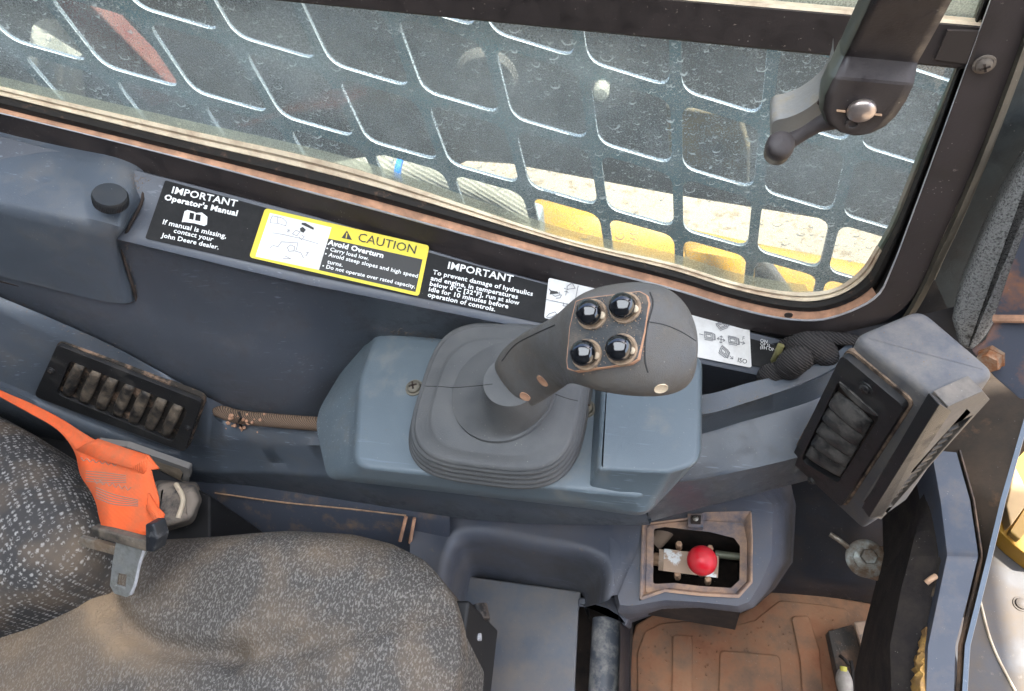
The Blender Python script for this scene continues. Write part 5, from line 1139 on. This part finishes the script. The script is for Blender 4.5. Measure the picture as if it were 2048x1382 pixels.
yf = loft('torn_yellow_foam', [cr([Zp(*p, .292) for p in Lf], 30), [p + Vector((random.uniform(-.0015, .0015), 0, .003)) for p in cr([Zp((a[0] + b[0]) / 2, a[1], .292) for a, b in zip(Lf, Rf)], 30)], [p + Vector((random.uniform(-.0012, .0012), random.uniform(-.001, .001), 0)) for p in cr([Zp(*p, .290) for p in Rf], 30)], [p + Vector((random.uniform(-.002, .002), 0, -.01)) for p in cr([Zp(*p, .288) for p in Rf], 30)]], M_yfoam, DF, ang=40)
tube('torn_tab', [Zp(1852, 1166, .309), Zp(1862, 1158, .311), Zp(1872, 1152, .311)], .0025, M_dust, DF, n=6, seg=8)
sl = [(1916, 900), (1944, 1000), (1960, 1107), (1960, 1115), (1942, 1193), (1916, 1290), (1911, 1420)]; sr = [(1922, 900), (1950, 1000), (1966, 1107), (1966, 1116), (1951, 1195), (1927, 1292), (1922, 1420)]
loft('door_seal', [lin([Zp(*p, z - .004) for p, z in zip(sl, zz)]), lin([Zp((a[0] + b[0]) / 2, a[1], z - .002) for a, b, z in zip(sl, sr, zz)]), lin([Zp(*p, z - .005) for p, z in zip(sr, zz)]), lin([Zp(*p, z - .03) for p, z in zip(sr, zz)])], mat('brown_rubber_seal', (.20, .125, .075), .7, bump=.3, dirt=((.05, .04, .035), .38, 30, .2)), DF, ang=60)
# outer sheet edge
SP = thing('side_sheet', 'dark dirty steel side sheet with a chipped pale blue edge behind the vent tower', 'steel sheet', Zp(1990, 950, .33))
el = [(2100, 680), (2050, 830), (2001, 1000), (1972, 1122), (1950, 1210), (1930, 1290), (1922, 1420)]
ez = [.40, .375, .345, .32, .31, .30, .29]
ilx = [(1830, 690), (1780, 800), (1760, 900), (1940, 1108), (1935, 1200), (1918, 1290), (1912, 1420)]
loft('sheet_face', [lin([Zp(*p, z - .05) for p, z in zip(ilx, ez)]), lin([Zp(*p, z) for p, z in zip(el, ez)])], mat('dirty_dark_sheet', (.028, .027, .024), .55, bump=.4, bscale=200, dirt=((.10, .075, .055), .42, 12, .3), dirt2=((.26, .15, .08), .2, 30, .2)), SP, ang=50)
loft('chipped_edge', [lin([Zp(*p, z + .0006) for p, z in zip(el, ez)]), lin([Zp(p[0] + 10, p[1] + 2, z + .0006) for p, z in zip(el, ez)]), lin([Zp(p[0] + 11, p[1] + 2, z - .006) for p, z in zip(el, ez)])], mat('chipped_pale_blue', (.13, .17, .22), .5, dirt=((.6, .62, .64), .22, 110, .1)), SP, ang=50)
CP = thing('carpet_pad', 'grey felt carpet pad wedged beside the cab pillar at right', 'carpet pad', Yp(1990, 520, .36))
cpo = [(2110, 240), (2048, 322), (1995, 410), (1952, 500), (1915, 590), (1903, 640), (1918, 690), (1948, 700), (1975, 668), (2010, 610), (2110, 450)]
slab('felt', Frame(Yp(2048, 330, .372), Yp(2048, 560, .352), Yp(1905, 640, .352)), cpo, -.02, .004, M_carpet, CP, r=.012, fil=.006)
HB = thing('hinge_bracket', 'rust-stained blue-grey bracket with a hex bolt right of the vent tower', 'bracket', Yp(2000, 680, .33))
FH = Frame(Yp(2000, 640, .338), Yp(2060, 640, .332), Yp(1990, 740, .315))
plate('bracket_upper', Frame(Yp(2060, 430, .352), Yp(1990, 636, .337), Yp(2060, 636, .330)), [[(2120, 330), (2060, 432), (2020, 540), (1988, 634), (2120, 637)]], -.006, 0, M_rusty, HB, bev=.002)
plate('bracket_lower', FH, [[(1987, 640), (2120, 641), (2130, 800), (2040, 800), (1985, 752), (1958, 720), (1940, 700), (1968, 680)]], -.006, 0, M_rusty, HB, bev=.002)
tube('bracket_fold', [Yp(1988, 637, .336), Yp(2060, 638, .329), Yp(2120, 640, .325)], .003, M_odust, HB, n=6, seg=8)
qq = FH.px(1985, 712); lathe('hex_bolt', nf(FH.hit(1984, 716), FH.n + cw(0, .5, 0) * .6), [(.0092, -.004), (.0094, .001), (.0092, .0016), (.0080, .0016), (.0080, .0075), (.0072, .0086), (.0001, .0087)], M_bronze, HB, seg=6, ang=25)

# ================================================================ WINDOW LATCH
LT = thing('window_latch', 'brown-black metal latch bracket with pivot rivet and lever on the window rail', 'window latch', Yp(1750, 150, .30))
M_lat = mat('latch_paint', (.034, .028, .029), .3, bump=.2, bscale=900, var=.2, vscale=40, dirt=((.07, .058, .055), .36, 70, .3))
lr = [[(1770, -120, .238), (1760, -60, .246), (1742, 0, .254), (1714, 60, .263), (1692, 106, .2700), (1688, 112, .2702), (1670, 152, .2625), (1665, 158, .2620), (1650, 190, .2625), (1646, 220, .263), (1656, 246, .2635), (1680, 264, .264), (1706, 271, .264)],
      [(1930, -120, .238), (1915, -60, .246), (1904, 0, .254), (1872, 60, .263), (1838, 120, .2700), (1835, 126, .2702), (1828, 166, .2625), (1826, 172, .2620), (1812, 202, .2625), (1792, 232, .263), (1768, 254, .2635), (1740, 267, .264), (1720, 271, .264)]]
Lr = [Yp(*p) for p in lr[0]]; Rr = [Yp(*p) for p in lr[1]]
nn = 9
rows = []
def lc(P): return P
for k_ in range(nn):
    t = k_ / (nn - 1); rows.append([a.lerp(b, t) for a, b in zip(Lr, Rr)])
loft('bracket', rows, M_lat, LT, solid=.003, ang=25)
loft('bracket_side', [[p + Vector((0, -.0004, 0)) for p in Lr[:11]], [p + Vector((-.0015, .0015, 0)) for p in Lr[:11]], [p + Vector((-.0015, .010, .0)) for p in Lr[:11]]], mat('latch_side', (.07, .075, .06), .4), LT, ang=50)
FLt = Frame(Yp(1660, 200, .2620), Yp(1810, 205, .2620), Yp(1715, 268, .2637))
q = FLt.px(1723, 220)
lathe('rivet', FLt, [(.0055, -.001), (.0057, .0010), (.0050, .0020), (.0032, .0028), (.0001, .0032)], mat('worn_rivet', (.55, .47, .43), .35, metal=.8, var=.2, vscale=200), LT, ex=q.x, ey=q.y, seg=28, ang=180)
q = FLt.px(1706, 247)
lathe('stop_pin', FLt, [(.0030, -.001), (.0030, .0010), (.0018, .0010), (.0016, .0003), (.0001, .0003)], M_lat, LT, ex=q.x, ey=q.y, seg=18)
for (x, y) in ((1682, 222), (1755, 229)):
    slab('raised_mark', FLt, [(x - 9, y - 2), (x + 9, y), (x + 9, y + 2), (x - 9, y)], -.001, .0007, M_dust, LT, r=.0004, fil=.0003)
arm = [[(1668, 110, .282), (1664, 135, .282), (1654, 160, .282), (1632, 186, .282), (1600, 208, .282), (1570, 220, .282), (1550, 224, .282), (1541, 232, .282), (1540, 262, .282), (1540, 288, .282)],
       [(1700, 150, .282), (1692, 172, .282), (1676, 200, .282), (1652, 228, .282), (1628, 250, .282), (1602, 262, .282), (1588, 268, .282), (1580, 272, .282), (1576, 284, .282), (1572, 300, .282)]]
A0, A1 = [[Yp(*p) for p in r] for r in arm]
loft('cam_arm', [[p + Vector((0, .012, 0)) for p in A0], A0, [a.lerp(b, .1) + Vector((0, -.004, 0)) for a, b in zip(A0, A1)], [a.lerp(b, .9) + Vector((0, -.004, 0)) for a, b in zip(A0, A1)], A1, [p + Vector((0, .01, 0)) for p in A1]], mat('worn_grey_casting', (.24, .235, .22), .5, metal=.2, bump=.3, dirt=((.30, .25, .17), .24, 60, .2)), LT, n=40, ang=60)
tube('lever', [Yp(1672, 236, .270), Yp(1640, 248, .270), Yp(1606, 268, .270), Yp(1575, 284, .270), Yp(1560, 291, .271)], lambda t: .0050 - .0019 * math.sin(math.pi * min(1, t * 1.05)), M_lat, LT, n=30, seg=12)
kpos = Yp(1560, 291, .266); lathe('lever_knob', nf(kpos, (CAM - kpos).normalized() + cw(.15, -.35, 0)), [(.0058, -.010), (.0064, -.002), (.0062, .002), (.0053, .0034), (.0032, .0042), (.0001, .0045)], M_lat, LT, seg=24, ang=180)
plate('slot', Frame(Yp(1650, 160, .273), Yp(1668, 150, .273), Yp(1636, 212, .273)), [[(1664, 152), (1668, 160), (1640, 212), (1634, 206)]], -.001, .0005, M_dark, LT, smooth=False)

# ================================================================ OUTSIDE AT RIGHT
ST = thing('machine_step', 'pale grey steel plate with recessed bolts outside the door at lower right', 'steel plate', Zp(2000, 1300, .1))
FSt = FZ(.12)
plate('step_plate', FSt, [[(1900, 1560), (1925, 1330), (1950, 1190), (1993, 1062), (2030, 1095), (2090, 1180), (2200, 1560)]], -.02, 0, M_grey, ST, bev=.003)
tube('weld_line', [Zp(1958, 1192, .121), Zp(1985, 1290, .121), Zp(2040, 1400, .121)], .0015, M_tan, ST, n=10, seg=6)
for x, y in ((2012, 1088), (2042, 1208)): headscrew('recessed_bolt', FSt, x, y, .0060, M_grey, ST, cross=False)
YA = thing('yellow_loader_part', 'yellow painted machine arm seen past the sheet edge at far right', 'machine arm', Zp(2030, 1020, .12))
plate('arm_web', FZ(.15), [[(1988, 1052), (2002, 1000), (2035, 900), (2150, 860), (2150, 1130), (2080, 1130), (2030, 1092)]], -.03, 0, M_mach, YA, bev=.003)
plate('arm_brown_rib', FZ(.165), [[(2020, 1062), (2060, 1000), (2085, 1020), (2040, 1080)]], -.012, 0, mat('brown_yellow', (.42, .25, .06), .5), YA, bev=.002)  # rib plate in a browner yellow than the arm
plate('arm_pale_web', FZ(.172), [[(2012, 1010), (2030, 930), (2046, 960), (2060, 1000), (2022, 1052)]], -.02, 0, mat('worn_tan_paint', (.48, .32, .15), .6, var=.2), YA, bev=.002)

# ================================================================ loose dirt lying in the creases
M_crumb = mat('brown_dirt', (.19, .135, .095), .95, scratch=False)
OKN = {'panel_shell', 'console_shell', 'console_front_arm', 'joystick_platform', 'corner_cover', 'housing', 'battery_cover', 'upper_ledge', 'surround', 'wall_sheet', 'seat_side_ledge', 'mat_sheet', 'raised_field'}
def crumbs(name, label, lines, n, spread, mt, rmax=.0011):
    bpy.context.view_layer.update()
    T = {}
    bm = bmesh.new(); dg = bpy.context.evaluated_depsgraph_get(); sc = SC
    for q in range(n):
        L = random.choices(lines, weights=[l[1] for l in lines])[0][0]
        k = random.randrange(len(L) - 1); t = random.random(); a, b = L[k], L[k + 1]
        x = a[0] + (b[0] - a[0]) * t + random.gauss(0, spread); y = a[1] + (b[1] - a[1]) * t + random.gauss(0, spread)
        ok, loc, nrm, idx, ob, mx = sc.ray_cast(dg, CAM, ray(x, y))
        if not ok or loc.y > .372 or ob.name.split('.')[0] not in OKN: continue
        r = random.uniform(.00022, rmax) * (1 if random.random() < .15 else .5)
        M_ = Matrix.Translation(loc) @ Matrix.Diagonal((1, random.uniform(.6, 1.2), .5, 1))
        bmesh.ops.create_icosphere(bm, subdivisions=1, radius=r, matrix=M_)
    o = fin(name, bm, mt, None, smooth=False); o['kind'] = 'stuff'; o['label'] = label
crumbs('crease_dirt', 'fine brown dirt lying along the console creases and panel edges', [
    ([(20, 600), (110, 645), (235, 700), (420, 798), (640, 845)], 4), ([(750, 655), (870, 676)], 2), ([(410, 800), (378, 900), (200, 850)], 1), ([(300, 362), (262, 350), (284, 390)], 2), ([(250, 480), (268, 590)], 1.5),
    ([(1400, 830), (1500, 803), (1655, 742)], .8), ([(1250, 1215), (1330, 1210), (1475, 1222), (1510, 1205), (1560, 1170)], 1.5), ([(1640, 1190), (1800, 1212)], 1.5), ([(400, 985), (820, 1030)], 2), ([(1520, 760), (1640, 720)], 1.2), ([(940, 1155), (1165, 1184)], .8)], 1900, 4, M_crumb, .0008)
crumbs('surface_dust', 'sparse pale dust specks over the plastic panels', [([(300, 600), (600, 650), (620, 750)], 1), ([(760, 700), (740, 900)], .5), ([(1260, 830), (1360, 900)], .4), ([(1450, 850), (1600, 860)], .6), ([(980, 1250), (1100, 1340)], .6), ([(1760, 680), (1930, 740)], .6), ([(20, 330), (200, 520)], .8), ([(1420, 1010), (1600, 1050)], .4)], 900, 45, M_crumb, .0005)
